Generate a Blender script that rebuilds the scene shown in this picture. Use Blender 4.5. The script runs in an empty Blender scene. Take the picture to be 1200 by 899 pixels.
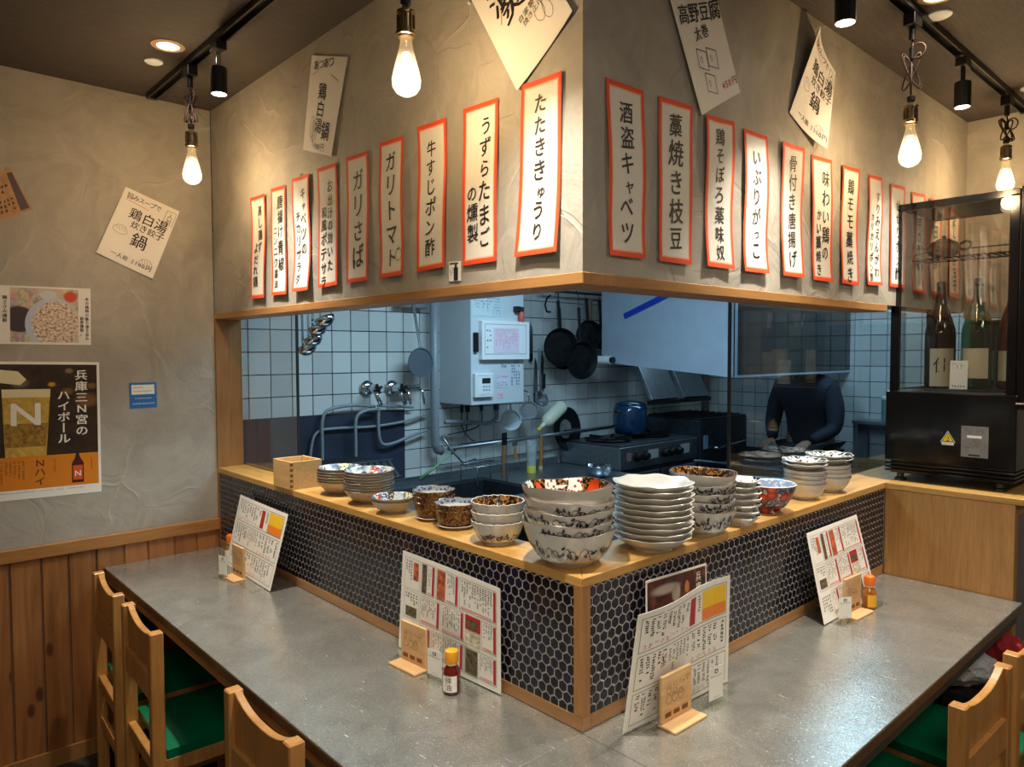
import bpy, bmesh, math, random
from math import sin, cos, pi, radians
from mathutils import Vector, Matrix, Quaternion
random.seed(7)
S = bpy.context.scene
COL = S.collection
V = Vector

# ------------------------------------------------------------------ camera, world, exposure
cd = bpy.data.cameras.new('camera'); cam = bpy.data.objects.new('camera', cd); COL.objects.link(cam)
YAW, PITCH, ROLL = 0.74165227, 0.04237174, -0.00337745
fw = V((-cos(YAW)*cos(PITCH), sin(YAW)*cos(PITCH), -sin(PITCH)))
rt = fw.cross(V((0, 0, 1))).normalized(); up = rt.cross(fw)
r2 = cos(ROLL)*rt + sin(ROLL)*up; u2 = -sin(ROLL)*rt + cos(ROLL)*up
cam.matrix_world = Matrix(((r2.x, u2.x, -fw.x, 1.03536), (r2.y, u2.y, -fw.y, -1.15348), (r2.z, u2.z, -fw.z, 1.55144), (0, 0, 0, 1)))
cd.sensor_fit = 'HORIZONTAL'; cd.sensor_width = 36.0; cd.lens = 846.108/1200*36.0
cd.clip_start = 0.02; cd.clip_end = 50
S.camera = cam
w = bpy.data.worlds.new('world'); S.world = w; w.use_nodes = True
w.node_tree.nodes['Background'].inputs[0].default_value = (0.9, 0.85, 0.8, 1)
w.node_tree.nodes['Background'].inputs[1].default_value = 0.02
S.view_settings.view_transform = 'Standard'; S.view_settings.look = 'None'
S.view_settings.gamma = 1; S.view_settings.use_curve_mapping = False
S.view_settings.exposure = 0.68
S.cycles.max_bounces = 8; S.cycles.transparent_max_bounces = 16
S.cycles.sample_clamp_indirect = 6

WARM = (1.0, 0.89, 0.76); COOL = (0.50, 0.78, 0.98)
def light(kind, name, loc, power, color, size=0.1, target=None, **kw):
    l = bpy.data.lights.new(name, kind); l.energy = power; l.color = color
    if kind == 'AREA':
        l.shape = 'RECTANGLE'; l.size = size; l.size_y = kw.get('size_y', size)
    else:
        l.shadow_soft_size = size
    if kind == 'SPOT':
        l.spot_size = radians(kw.get('angle', 60)); l.spot_blend = kw.get('blend', 0.5)
    o = bpy.data.objects.new(name, l); COL.objects.link(o); o.location = loc
    if target is not None:
        o.rotation_euler = (V(target)-V(loc)).to_track_quat('-Z', 'Y').to_euler()
    return o
# added unseen fill for the dining room's ambient light, and the kitchen's ceiling lamps
CEIL = 2.577
light('AREA', 'dining_fill_light', (1.5, -1.3, CEIL-0.03), 11, WARM, 0.5, (1.5, -1.3, 0))
light('AREA', 'dining_fill_light', (0.6, -2.1, CEIL-0.03), 4, WARM, 0.5, (0.2, -2.0, 0))
light('AREA', 'dining_fill_light', (1.7, 0.9, CEIL-0.03), 9, WARM, 0.5, (1.7, 0.9, 0))
light('AREA', 'kitchen_ceiling_light', (-1.0, 1.0, 2.26), 18, COOL, 0.25, (-1.0, 1.0, 0), size_y=1.1)
light('AREA', 'kitchen_ceiling_light', (-0.6, 3.1, 2.26), 10, COOL, 0.25, (-0.6, 3.1, 0), size_y=0.9)

# ------------------------------------------------------------------ helpers
def link(o, parent=None):
    COL.objects.link(o)
    if parent is not None: o.parent = parent
    return o
def tag(o, label=None, cat=None, group=None, kind=None):
    if label: o['label'] = label
    if cat: o['category'] = cat
    if group: o['group'] = group
    if kind: o['kind'] = kind
    return o
def empty(name, loc=(0, 0, 0), rz=0.0, label=None, cat=None, group=None, parent=None):
    o = bpy.data.objects.new(name, None); o.empty_display_size = 0.05
    o.location = loc; o.rotation_euler = (0, 0, rz)
    link(o, parent); return tag(o, label, cat, group)

class MB:
    """collects faces for ONE mesh"""
    def __init__(s): s.v = []; s.f = []; s.m = []; s.uv = {}
    def add(s, vs, fs, mi=0, uvs=None):
        b = len(s.v); s.v += [tuple(x) for x in vs]
        for k, f in enumerate(fs):
            if uvs: s.uv[len(s.f)] = uvs[k]
            s.f.append(tuple(b+i for i in f)); s.m.append(mi)
        return s
    def box(s, a, b, mi=0, T=None):
        x0, y0, z0 = [min(p, q) for p, q in zip(a, b)]; x1, y1, z1 = [max(p, q) for p, q in zip(a, b)]
        vs = [V(p) for p in ((x0,y0,z0),(x1,y0,z0),(x1,y1,z0),(x0,y1,z0),(x0,y0,z1),(x1,y0,z1),(x1,y1,z1),(x0,y1,z1))]
        if T is not None: vs = [T @ p for p in vs]
        return s.add(vs, [(0,3,2,1),(4,5,6,7),(0,1,5,4),(1,2,6,5),(2,3,7,6),(3,0,4,7)], mi)
    def bar(s, p, q, w, h, mi=0, upv=(0, 0, 1)):
        p, q = V(p), V(q); d = (q-p).normalized(); u = V(upv)
        if abs(d.dot(u)) > 0.98: u = V((1, 0, 0))
        r = d.cross(u).normalized()*w/2; u = r.cross(d).normalized()*h/2
        vs = [p-r-u, p+r-u, p+r+u, p-r+u, q-r-u, q+r-u, q+r+u, q-r+u]
        return s.add(vs, [(3,2,1,0),(4,5,6,7),(0,1,5,4),(1,2,6,5),(2,3,7,6),(3,0,4,7)], mi)
    def tube(s, pts, r, n=8, mi=0, closed=False, cap=True):
        pts = [V(p) for p in pts]; k = len(pts); rs = r if isinstance(r, (list, tuple)) else [r]*k
        rings = []; prev = None
        for i, p in enumerate(pts):
            if closed: d = (pts[(i+1) % k]-pts[i-1])
            else: d = pts[min(i+1, k-1)]-pts[max(i-1, 0)]
            d = d.normalized() if d.length > 1e-9 else V((0, 0, 1))
            if prev is None:
                a = V((0, 0, 1)) if abs(d.z) < 0.9 else V((1, 0, 0)); a = d.cross(a).normalized()
            else:
                a = prev - d*prev.dot(d); a = a.normalized() if a.length > 1e-6 else d.orthogonal().normalized()
            prev = a; b = d.cross(a)
            rings.append([p+(a*cos(2*pi*j/n)+b*sin(2*pi*j/n))*rs[i] for j in range(n)])
        vs = [q for R in rings for q in R]; fs = []
        m = k if closed else k-1
        for i in range(m):
            i2 = (i+1) % k
            for j in range(n):
                j2 = (j+1) % n; fs.append((i*n+j, i*n+j2, i2*n+j2, i2*n+j))
        if cap and not closed:
            fs.append(tuple(range(n-1, -1, -1))); fs.append(tuple((k-1)*n+j for j in range(n)))
        return s.add(vs, fs, mi)
    def lathe(s, prof, n=24, c=(0, 0, 0), axis=None, mi=0, rad=None, zf=None, cap0=True, cap1=True):
        """prof: list of (r,z); rad(theta,k)->factor, zf(theta,k)->dz"""
        vs = []; fs = []; uvs = []
        k = len(prof)
        for i, (r, z) in enumerate(prof):
            for j in range(n):
                t = 2*pi*j/n
                rr = r*(rad(t, i) if rad else 1); zz = z+(zf(t, i) if zf else 0)
                vs.append(V((rr*cos(t), rr*sin(t), zz)))
        for i in range(k-1):
            for j in range(n):
                j2 = (j+1) % n; fs.append((i*n+j, i*n+j2, (i+1)*n+j2, (i+1)*n+j))
                uvs.append([(j/n, i/(k-1)), ((j+1)/n, i/(k-1)), ((j+1)/n, (i+1)/(k-1)), (j/n, (i+1)/(k-1))])
        if cap0 and prof[0][0] > 1e-5: fs.append(tuple(range(n-1, -1, -1))); uvs.append([(0, 0)]*n)
        if cap1 and prof[-1][0] > 1e-5: fs.append(tuple((k-1)*n+j for j in range(n))); uvs.append([(0, 1)]*n)
        if axis is not None:
            q = V((0, 0, 1)).rotation_difference(V(axis).normalized()); vs = [q @ p for p in vs]
        vs = [p+V(c) for p in vs]
        return s.add(vs, fs, mi, uvs)
    def cyl(s, p, q, r, n=16, mi=0, r2=None):
        d = V(q)-V(p); L = d.length
        return s.lathe([(r, 0), (r if r2 is None else r2, L)], n, p, d, mi)
    def poly(s, pts, h, T=None, mi=0):
        """extrude a polygon given in the XY plane upwards by h"""
        n = len(pts); vs = [V((x, y, 0)) for x, y in pts]+[V((x, y, h)) for x, y in pts]
        if T is not None: vs = [T @ p for p in vs]
        return s.add(vs, [tuple(range(n-1, -1, -1)), tuple(range(n, 2*n))]+[(i, (i+1) % n, n+(i+1) % n, n+i) for i in range(n)], mi)
    def build(s, name, mats, parent=None, smooth=False, bevel=0, fix=True):
        me = bpy.data.meshes.new(name); me.from_pydata(s.v, [], s.f)
        if not isinstance(mats, (list, tuple)): mats = [mats]
        for m in mats: me.materials.append(m)
        for p, mi in zip(me.polygons, s.m): p.material_index = mi
        if s.uv:
            ul = me.uv_layers.new(name='UVMap')
            for fi, uv in s.uv.items():
                p = me.polygons[fi]
                for k, li in enumerate(p.loop_indices): ul.data[li].uv = uv[k] if k < len(uv) else (0, 0)
        if fix or bevel:
            bm = bmesh.new(); bm.from_mesh(me)
            bmesh.ops.recalc_face_normals(bm, faces=bm.faces)
            if bevel: bmesh.ops.bevel(bm, geom=list(bm.edges), offset=bevel, segments=2 if bevel > 0.003 else 1, affect='EDGES', profile=0.6)
            bm.to_mesh(me); bm.free()
        if smooth:
            me.polygons.foreach_set('use_smooth', [True]*len(me.polygons))
            if smooth != 'full': me.set_sharp_from_angle(angle=radians(38))
        me.update()
        o = bpy.data.objects.new(name, me); link(o, parent); return o
def dup(o, parent=None, **kw):
    c = o.copy(); COL.objects.link(c); c.parent = parent
    for ch in list(o.children): dup(ch, c)
    for k, v in kw.items(): setattr(c, k, v)
    return c

# ------------------------------------------------------------------ materials
class NT:
    def __init__(s, name):
        s.m = bpy.data.materials.new(name); s.m.use_nodes = True; s.t = s.m.node_tree
        s.b = s.t.nodes['Principled BSDF']; s.out = s.t.nodes['Material Output']
    def n(s, typ, ins=None, **props):
        x = s.t.nodes.new('ShaderNode'+typ)
        for k, v in props.items(): setattr(x, k, v)
        for k, v in (ins or {}).items(): s.set(x.inputs[k], v)
        return x
    def set(s, sock, v):
        if isinstance(v, bpy.types.NodeSocket): s.t.links.new(v, sock)
        elif isinstance(v, bpy.types.Node): s.t.links.new(v.outputs[0], sock)
        else:
            try: sock.default_value = v
            except Exception: sock.default_value = (*v, 1) if len(v) == 3 else v
    def P(s, **kw):
        for k, v in kw.items(): s.set(s.b.inputs[k.replace('_', ' ')], v)
    def coord(s, which='Object', scale=(1, 1, 1), rot=(0, 0, 0)):
        tc = s.n('TexCoord'); mp = s.n('Mapping', {'Vector': tc.outputs[which], 'Scale': scale, 'Rotation': rot}); return mp.outputs[0]
    def noise(s, vec, scale, detail=4, rough=0.5, dist=0.0):
        return s.n('TexNoise', {'Vector': vec, 'Scale': scale, 'Detail': detail, 'Roughness': rough, 'Distortion': dist}).outputs[0]
    def ramp(s, fac, stops, interp='LINEAR'):
        r = s.n('ValToRGB', {'Fac': fac}); e = r.color_ramp.elements; r.color_ramp.interpolation = interp
        while len(e) < len(stops): e.new(0.5)
        for el, (p, c) in zip(e, stops):
            el.position = p; el.color = (*c, 1) if len(c) == 3 else c
        return r.outputs[0]
    def mix(s, fac, a, b, mode='MIX'):
        x = s.n('MixRGB', {'Fac': fac, 'Color1': a, 'Color2': b}, blend_type=mode); return x.outputs[0]
    def math(s, op, a, b=0.0, c=None):
        x = s.n('Math', operation=op); s.set(x.inputs[0], a); s.set(x.inputs[1], b)
        if c is not None: s.set(x.inputs[2], c)
        return x.outputs[0]
    def bump(s, h, strength=0.3, dist=0.01):
        b = s.n('Bump', {'Height': h, 'Strength': strength, 'Distance': dist}); s.set(s.b.inputs['Normal'], b.outputs[0])
def C(r, g, b):
    f = lambda x: ((x/255+0.055)/1.055)**2.4 if x > 10 else x/255/12.92
    return (f(r), f(g), f(b))
def plain(name, col, rough=0.5, metal=0.0, noise=0.0, scale=30, **kw):
    m = NT(name)
    if noise:
        f = m.noise(m.coord(), scale, 3)
        lo = tuple(c*(1-noise) for c in col); hi = tuple(min(1, c*(1+noise)) for c in col)
        m.P(Base_Color=m.ramp(f, [(0.3, lo), (0.7, hi)]))
    else: m.P(Base_Color=(*col, 1))
    m.P(Roughness=rough, Metallic=metal, **kw); return m.m
def emis(name, col, strength):
    m = NT(name); m.P(Base_Color=(*col, 1), Emission_Color=(*col, 1), Emission_Strength=strength); return m.m
def wood(name, c1, c2, axis='X', scale=1.0, rough=0.45, ringy=1.0):
    m = NT(name); sc = {'X': (1.2, 14, 14), 'Y': (14, 1.2, 14), 'Z': (14, 14, 1.2)}[axis]
    info = m.n('ObjectInfo').outputs['Random']
    off = m.n('Combine' 'XYZ', {0: m.math('MULTIPLY', info, 9.0), 1: m.math('MULTIPLY', info, 5.0), 2: m.math('MULTIPLY', info, 7.0)})
    tc = m.n('TexCoord'); ad = m.n('VectorMath', {0: tc.outputs['Object'], 1: off.outputs[0]}, operation='ADD')
    v = m.n('Mapping', {'Vector': ad.outputs[0], 'Scale': tuple(q*scale for q in sc)}).outputs[0]
    f1 = m.noise(v, 1.6, 5, 0.55, 0.6*ringy); f2 = m.noise(v, 9, 4, 0.6)
    base = m.ramp(f1, [(0.3, c1), (0.5, tuple((a+b)/2 for a, b in zip(c1, c2))), (0.7, c2)])
    col = m.mix(0.35, base, m.ramp(f2, [(0.3, tuple(q*0.6 for q in c1)), (0.7, c2)]))
    hv = m.n('HueSaturation', {'Value': m.math('MULTIPLY_ADD', info, 0.22, 0.89), 'Color': col})
    m.P(Base_Color=hv.outputs[0], Roughness=rough); m.bump(f2, 0.06, 0.003); return m.m
def plaster(name, c1, c2, c3):
    m = NT(name); v = m.coord()
    wv = m.n('MixRGB', {'Fac': 0.35, 'Color1': v, 'Color2': m.n('TexNoise', {'Vector': v, 'Scale': 1.7, 'Detail': 3}).outputs['Color']}, blend_type='LINEAR_LIGHT').outputs[0]
    f = m.noise(wv, 1.9, 5, 0.55, 0.8); g = m.noise(wv, 5.5, 6, 0.6, 1.5)
    col = m.ramp(f, [(0.3, c1), (0.5, c2), (0.72, c3)])
    col = m.mix(0.3, col, m.ramp(g, [(0.35, c1), (0.65, c3)]))
    # trowel edges: thin ridges where a warped cell pattern meets
    vo = m.n('TexVoronoi', {'Vector': wv, 'Scale': 2.3}, feature='DISTANCE_TO_EDGE').outputs['Distance']
    ridge = m.ramp(vo, [(0.0, (1, 1, 1)), (0.012, (0.35, 0.35, 0.35)), (0.035, (0, 0, 0))])
    msk = m.ramp(m.noise(v, 3.1, 2), [(0.48, (0, 0, 0)), (0.6, (1, 1, 1))])
    rm = m.mix(1.0, ridge, msk, 'MULTIPLY')
    col = m.mix(m.math('MULTIPLY', rm, 0.25), col, (*[min(1, q*1.5) for q in c3], 1))
    h = m.math('ADD', m.math('MULTIPLY', g, 0.5), m.math('MULTIPLY', rm, 0.35))
    v2 = m.n('Mapping', {'Vector': wv, 'Location': (3.3, 1.7, 5.1)}).outputs[0]
    vo2 = m.n('TexVoronoi', {'Vector': v2, 'Scale': 3.6}, feature='DISTANCE_TO_EDGE').outputs['Distance']
    step = m.ramp(vo2, [(0.0, (0, 0, 0)), (0.02, (0, 0, 0)), (0.03, (1, 1, 1)), (0.25, (0.5, 0.5, 0.5))])
    msk2 = m.ramp(m.noise(v2, 2.3, 2), [(0.45, (0, 0, 0)), (0.55, (1, 1, 1))])
    h = m.math('MULTIPLY_ADD', m.mix(1.0, step, msk2, 'MULTIPLY'), 0.11, h)
    fine = m.noise(m.coord('Object', (1, 1, 1)), 26, 5, 0.65)
    col = m.mix(0.10, col, m.ramp(fine, [(0.35, c1), (0.65, c3)]))
    h = m.math('MULTIPLY_ADD', fine, 0.12, h)
    m.P(Base_Color=col, Roughness=0.58); m.bump(h, 0.6, 0.013); return m.m
def glassy(name, tint, refl_rough=0.0, ior=1.45, extra=0.0):
    """thin clear sheet: transparent tinted + fresnel reflection"""
    m = NT(name); m.t.nodes.remove(m.b)
    tr = m.n('BsdfTransparent', {'Color': (*tint, 1)}); gl = m.n('BsdfGlossy', {'Color': (1, 1, 1, 1), 'Roughness': refl_rough})
    f0 = ((ior-1)/(ior+1))**2; lw = m.n('LayerWeight', {'Blend': 0.5}).outputs['Facing']
    fac = m.math('ADD', m.math('MULTIPLY_ADD', m.math('POWER', lw, 5.0), 1-f0, f0), extra)
    mx = m.n('MixShader', {0: fac, 1: tr.outputs[0], 2: gl.outputs[0]}); m.t.links.new(mx.outputs[0], m.out.inputs[0]); return m.m

M = {}
M['plaster'] = plaster('plaster', C(140, 133, 121), C(162, 155, 142), C(182, 175, 161))
M['ceiling'] = None
m = NT('ceiling_panel'); v = m.coord('Object', (1, 1, 1)); g = m.noise(m.coord('Object', (60, 6, 6), (0, 0, 0.6)), 3, 4)
m.P(Base_Color=m.ramp(g, [(0.3, C(64, 56, 51)), (0.7, C(78, 69, 62))]), Roughness=0.75); m.bump(g, 0.4, 0.004); M['ceiling'] = m.m
M['oak_x'] = wood('oak_along_x', C(176, 128, 62), C(212, 166, 92), 'X')
M['oak_y'] = wood('oak_along_y', C(176, 128, 66), C(214, 168, 98), 'Y')
M['oak_z'] = wood('oak_upright', C(158, 114, 62), C(196, 150, 90), 'Z')
M['panel_wood'] = wood('panel_wood', C(148, 102, 52), C(184, 136, 78), 'Z', 0.8)
M['beam_x'] = wood('beam_x', C(150, 104, 58), C(182, 134, 80), 'X'); M['beam_y'] = wood('beam_y', C(150, 104, 58), C(182, 134, 80), 'Y')
M['post_wood'] = wood('post_wood', C(146, 100, 54), C(174, 126, 72), 'Z')
M['chair_wood'] = wood('chair_wood', C(170, 116, 58), C(206, 150, 84), 'Z', 1.0, 0.35)
M['masu'] = wood('cypress_box_wood', C(206, 160, 98), C(226, 184, 122), 'X', 0.8, 0.6)
M['stand_wood'] = wood('pale_stand_wood', C(204, 160, 106), C(226, 186, 134), 'X', 1.2, 0.6)
# knotty pine
m = NT('knotty_pine'); info = m.n('ObjectInfo').outputs['Random']
off = m.n('CombineXYZ', {0: 0.0, 1: m.math('MULTIPLY', info, 3.0), 2: m.math('MULTIPLY', info, 11.0)}); tc = m.n('TexCoord')
ad = m.n('VectorMath', {0: tc.outputs['Object'], 1: off.outputs[0]}, operation='ADD').outputs[0]
v = m.n('Mapping', {'Vector': ad, 'Scale': (10, 10, 0.8)}).outputs[0]; f = m.noise(v, 2.5, 5, 0.55, 1.0)
kv = m.n('TexVoronoi', {'Vector': m.n('Mapping', {'Vector': ad, 'Scale': (1, 9, 4)}).outputs[0], 'Scale': 1.0, 'Randomness': 1.0}).outputs['Distance']
kn = m.ramp(kv, [(0.0, (1, 1, 1)), (0.09, (0.9, 0.9, 0.9)), (0.14, (0, 0, 0))])
col = m.ramp(f, [(0.3, C(126, 76, 36)), (0.7, C(168, 110, 58))])
hv = m.n('HueSaturation', {'Value': m.math('MULTIPLY_ADD', info, 0.25, 0.85), 'Color': m.mix(kn, col, (*C(84, 42, 20), 1))})
m.P(Base_Color=hv.outputs[0], Roughness=0.5); M['pine'] = m.m
# vibration-finished steel of the counter tables
m = NT('steel_table_sheet'); v = m.coord()
a = m.n('TexNoise', {'Vector': v, 'Scale': 9, 'Detail': 5, 'Roughness': 0.6, 'Distortion': 1.0}).outputs[0]
b = m.n('TexNoise', {'Vector': v, 'Scale': 90, 'Detail': 3, 'Roughness': 0.7, 'Distortion': 2.5}).outputs[0]
def scr(rot, seed, sc=(26, 150, 1)):
    vv = m.n('Mapping', {'Vector': m.n('TexCoord').outputs['Object'], 'Scale': sc, 'Rotation': (0, 0, rot), 'Location': (seed, seed*2, 0)}).outputs[0]
    return m.ramp(m.noise(vv, 1.0, 2, 0.5, 0.7), [(0.735, (0, 0, 0)), (0.765, (1, 1, 1))])
sc_all = m.math('MAXIMUM', m.math('MAXIMUM', scr(.5, 1), scr(-.3, 5)), m.math('MAXIMUM', scr(1.3, 9, (30, 150, 1)), scr(2.2, 14, (30, 150, 1))))
col = m.ramp(m.math('MULTIPLY_ADD', b, 0.35, m.math('MULTIPLY', a, 0.65)), [(0.38, C(162, 162, 154)), (0.62, C(192, 192, 184))])
col = m.mix(m.math('MULTIPLY', sc_all, 0.7), col, (0.9, 0.9, 0.86, 1))
m.P(Base_Color=col, Metallic=0.70, Roughness=m.math('MULTIPLY_ADD', sc_all, 0.2, m.math('MULTIPLY_ADD', b, 0.20, 0.15))); m.bump(m.math('ADD', b, m.math('MULTIPLY', sc_all, 0.8)), 0.10, 0.002); M['table'] = m.m
M['steel'] = plain('brushed_steel', C(150, 158, 164), 0.32, 0.9, 0.12, 40)
M['steel_panel'] = plain('hood_steel', C(188, 204, 222), 0.42, 0.35, 0.05, 9)
M['steel_dark'] = plain('dark_steel', C(70, 78, 86), 0.4, 0.7, 0.2, 20)
M['chrome'] = plain('chrome', C(200, 204, 208), 0.12, 1.0)
M['black'] = plain('black_metal', C(26, 25, 25), 0.35, 0.2)
M['black_gloss'] = plain('black_gloss_enamel', C(14, 14, 15), 0.12, 0.0)
M['black_matt'] = plain('black_matt', C(20, 20, 21), 0.7)
M['iron'] = plain('pan_iron', C(30, 32, 36), 0.5, 0.6, 0.4, 30)
m = NT('navy_hex_tile'); info = m.n('ObjectInfo').outputs['Random']
m.P(Base_Color=m.ramp(info, [(0.0, C(13, 12, 20)), (0.5, C(16, 16, 30)), (1.0, C(24, 25, 48))]), Roughness=0.16, Coat_Weight=0.3); M['hex'] = m.m
M['grout'] = plain('pale_grout', C(184, 178, 178), 0.8, 0, 0.1, 60)
m = NT('white_wall_tile'); info = m.n('ObjectInfo').outputs['Random']
m.P(Base_Color=m.ramp(info, [(0.0, C(188, 192, 190)), (1.0, C(212, 216, 214))]), Roughness=0.22); M['tile'] = m.m
M['grout_dark'] = plain('dark_tile_grout', C(64, 68, 74), 0.85)
M['slate'] = plain('dark_slate_splash_sheet', C(56, 62, 78), 0.3, 0.2, 0.25, 6)
M['paper'] = plain('white_paper', C(236, 230, 220), 0.75, 0, 0.02, 8)
M['card'] = plain('white_card', C(240, 236, 226), 0.35, 0, 0.02, 8)
M['ink'] = plain('black_ink', C(28, 24, 24), 0.6)
M['inkgrey'] = plain('grey_print', C(84, 78, 76), 0.6)
M['inkred'] = plain('red_print', C(178, 30, 40), 0.6)
M['inkpink'] = plain('pink_print', C(224, 160, 156), 0.6)
M['inkorange'] = plain('orange_pen', C(226, 92, 40), 0.6)
M['white'] = plain('white_plastic', C(228, 232, 234), 0.4)
M['heater'] = plain('water_heater_enamel', C(196, 206, 212), 0.4)
M['green_vinyl'] = plain('green_vinyl', C(0, 104, 70), 0.3, 0, 0.08, 20)
M['cord'] = None
m = NT('twisted_cloth_cord'); wv = m.n('TexWave', {'Vector': m.coord('Object', (1, 1, 1), (0.5, 0.5, 0)), 'Scale': 90}).outputs[0]
m.P(Base_Color=m.ramp(wv, [(0.4, C(72, 40, 26)), (0.6, C(34, 22, 16))]), Roughness=0.8); M['cord'] = m.m
M['brass'] = plain('aged_brass', C(136, 118, 90), 0.28, 1.0, 0.2, 50)
M['lamp_face'] = emis('lit_lamp_face', (1.0, 0.9, 0.76), 9)
M['filament'] = emis('glowing_filament', (1.0, 0.74, 0.42), 110)
M['pane'] = glassy('window_glass', (0.93, 0.95, 0.95), 0.0, 1.5)
M['clear'] = glassy('clear_acrylic', (0.94, 0.95, 0.94), 0.02, 1.35)
# ------------------------------------------------------------------ the setting
XW = -2.11           # dining room's left wall
def struct(name, mb, mat, parent=None, bevel=0, **kw):
    o = mb.build(name, mat, parent, bevel=bevel, **kw)
    if parent is None: o['kind'] = 'structure'
    return o
struct('floor', MB().box((-2.5, -2.8, -0.05), (2.8, 4.2, 0)), plain('dark_floor', C(46, 40, 36), 0.6, 0, 0.2, 12))
struct('ceiling', MB().box((XW, -2.6, CEIL), (2.5, 2.575, CEIL+0.05)), M['ceiling'])
struct('wall_left', MB().box((XW-0.06, -2.6, 0.0), (XW, 0.0, CEIL)), M['plaster'])
struct('wall_rear', MB().box((XW, -2.7, 0.0), (2.5, -2.6, CEIL)), M['plaster'])
struct('wall_right', MB().box((2.5, -2.6, 0.0), (2.6, 2.675, CEIL)), M['plaster'])
# hood walls above the serving opening, and the wall at the far end with a passage under it
struct('wall_above_opening_left', MB().box((XW, 0.003, 1.724), (0-0.003, 0.115, CEIL)), M['plaster'])
struct('wall_above_opening_right', MB().box((-0.115, 0.1151, 1.724), (-0.003, 2.575, CEIL)), M['plaster'])
struct('wall_far', MB().box((-0.003, 2.575, 1.70), (2.5, 2.675, CEIL)).box((0.45, 2.575, 0.0), (2.5, 2.675, 1.70)), M['plaster'])
# kitchen shell
struct('wall_kitchen_left', MB().box((-2.25, -0.06, 0), (-2.178, 3.98, 2.32)), M['grout_dark'])
struct('wall_kitchen_back', MB().box((-2.178, 3.908, 0), (1.4, 3.98, 2.32)), M['grout_dark'])
struct('wall_kitchen_right', MB().box((1.4, 2.68, 0), (1.46, 3.98, 2.32)), plain('dim_blue_paint', C(90, 108, 128), 0.6))
struct('ceiling_kitchen', MB().box((-2.178, 0.116, 2.30), (-0.116, 3.908, 2.34)).box((-0.116, 2.68, 2.30), (1.4, 3.908, 2.34)), plain('kitchen_ceiling_paint', C(150, 156, 160), 0.7))
struct('wall_kitchen_near', MB().box((-2.178, 0.05, 0.0), (-2.11, 0.115, 1.0415)), M['grout_dark'])

# wood casing of the opening
struct('trim_1', MB().box((XW, 0.0, 1.699), (0.0, 0.115, 1.724)), M['beam_x'], bevel=0.0015)
struct('trim_2', MB().box((-0.115, 0.1152, 1.699), (0.0, 1.676, 1.724)), M['beam_y'], bevel=0.0015)
struct('trim_3', MB().box((XW, 0.0, 1.063), (-2.098, 0.057, 1.699)), M['post_wood'], bevel=0.0015)
struct('trim_9', MB().box((XW, 0.0572, 1.063), (-2.103, 0.115, 1.699)), M['post_wood'], bevel=0.001)
struct('trim_4', MB().box((-0.0268, 0.0, 0.754), (0.0, 0.0268, 1.0412)), M['post_wood'], bevel=0.001)
struct('trim_5', MB().box((XW, 0.0, 0.7225), (0.0, 0.03, 0.7535)), M['beam_x'], bevel=0.001)
struct('trim_6', MB().box((-0.03, 0.0301, 0.7225), (0.0, 1.68, 0.7535)), M['beam_y'], bevel=0.001)
struct('trim_7', MB().box((XW, 0.0, 0.754), (-2.085, 0.03, 1.0412)), M['post_wood'])

# ledge: two mitred lengths
lg = empty('serving_ledge', (0, 0, 1.0415), 0, 'light oak ledge running around the tiled counter under the bowls', 'ledge')
def at0(mb, z): mb.v = [(x, y, zz-z) for x, y, zz in mb.v]; return mb
LZ0, LZ1 = 1.0415, 1.0628
at0(MB().poly([(XW, 0), (0, 0), (-0.125, 0.125), (XW, 0.125)], LZ1-LZ0, Matrix.Translation((0, 0, LZ0))), 1.0415).build('board', M['oak_x'], lg, bevel=0.0012)
at0(MB().poly([(0.0003, 0.0005), (0.0003, 1.68), (0.0003, 2.5), (-0.16, 2.5), (-0.16, 0.16)], LZ1-LZ0, Matrix.Translation((0, 0, LZ0))), 1.0415).build('board', M['oak_y'], lg, bevel=0.0012)

# low tiled walls with hexagonal mosaic
HW, HR = 0.0262, 0.0222
def hexpts(cx, cz, w=HW-0.0034):
    r = w/math.sqrt(3)*1.0; k = HR/(HW*0.866)
    return [(cx+r*cos(pi/6+i*pi/3), cz+r*sin(pi/6+i*pi/3)*k) for i in range(6)]
def clip(poly, x0, x1, z0, z1):
    for ax, lim, sg in ((0, x0, 1), (0, x1, -1), (1, z0, 1), (1, z1, -1)):
        out = []
        for i in range(len(poly)):
            a, b = poly[i-1], poly[i]; ia = (a[ax]-lim)*sg >= 0; ib = (b[ax]-lim)*sg >= 0
            if ia != ib:
                t = (lim-a[ax])/(b[ax]-a[ax]); out.append((a[0]+(b[0]-a[0])*t, a[1]+(b[1]-a[1])*t))
            if ib: out.append(b)
        poly = out
        if len(poly) < 3: return []
    return poly
def hex_face(mb, pts, to3):
    """raised tile with a chamfer; to3(a, z, depth)"""
    n = len(pts); cx = sum(p[0] for p in pts)/n; cz = sum(p[1] for p in pts)/n
    o = [to3(a, z, 0.0) for a, z in pts]; k = 0.88
    i = [to3(cx+(a-cx)*k, cz+(z-cz)*k, 0.0016) for a, z in pts]; md = [to3(cx+(a-cx)*0.98, cz+(z-cz)*0.98, 0.0008) for a, z in pts]
    mb.add(o+md+i, [tuple(range(2*n, 3*n))]+[(j, (j+1) % n, n+(j+1) % n, n+j) for j in range(n)]+[(n+j, n+(j+1) % n, 2*n+(j+1) % n, 2*n+j) for j in range(n)])
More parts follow.
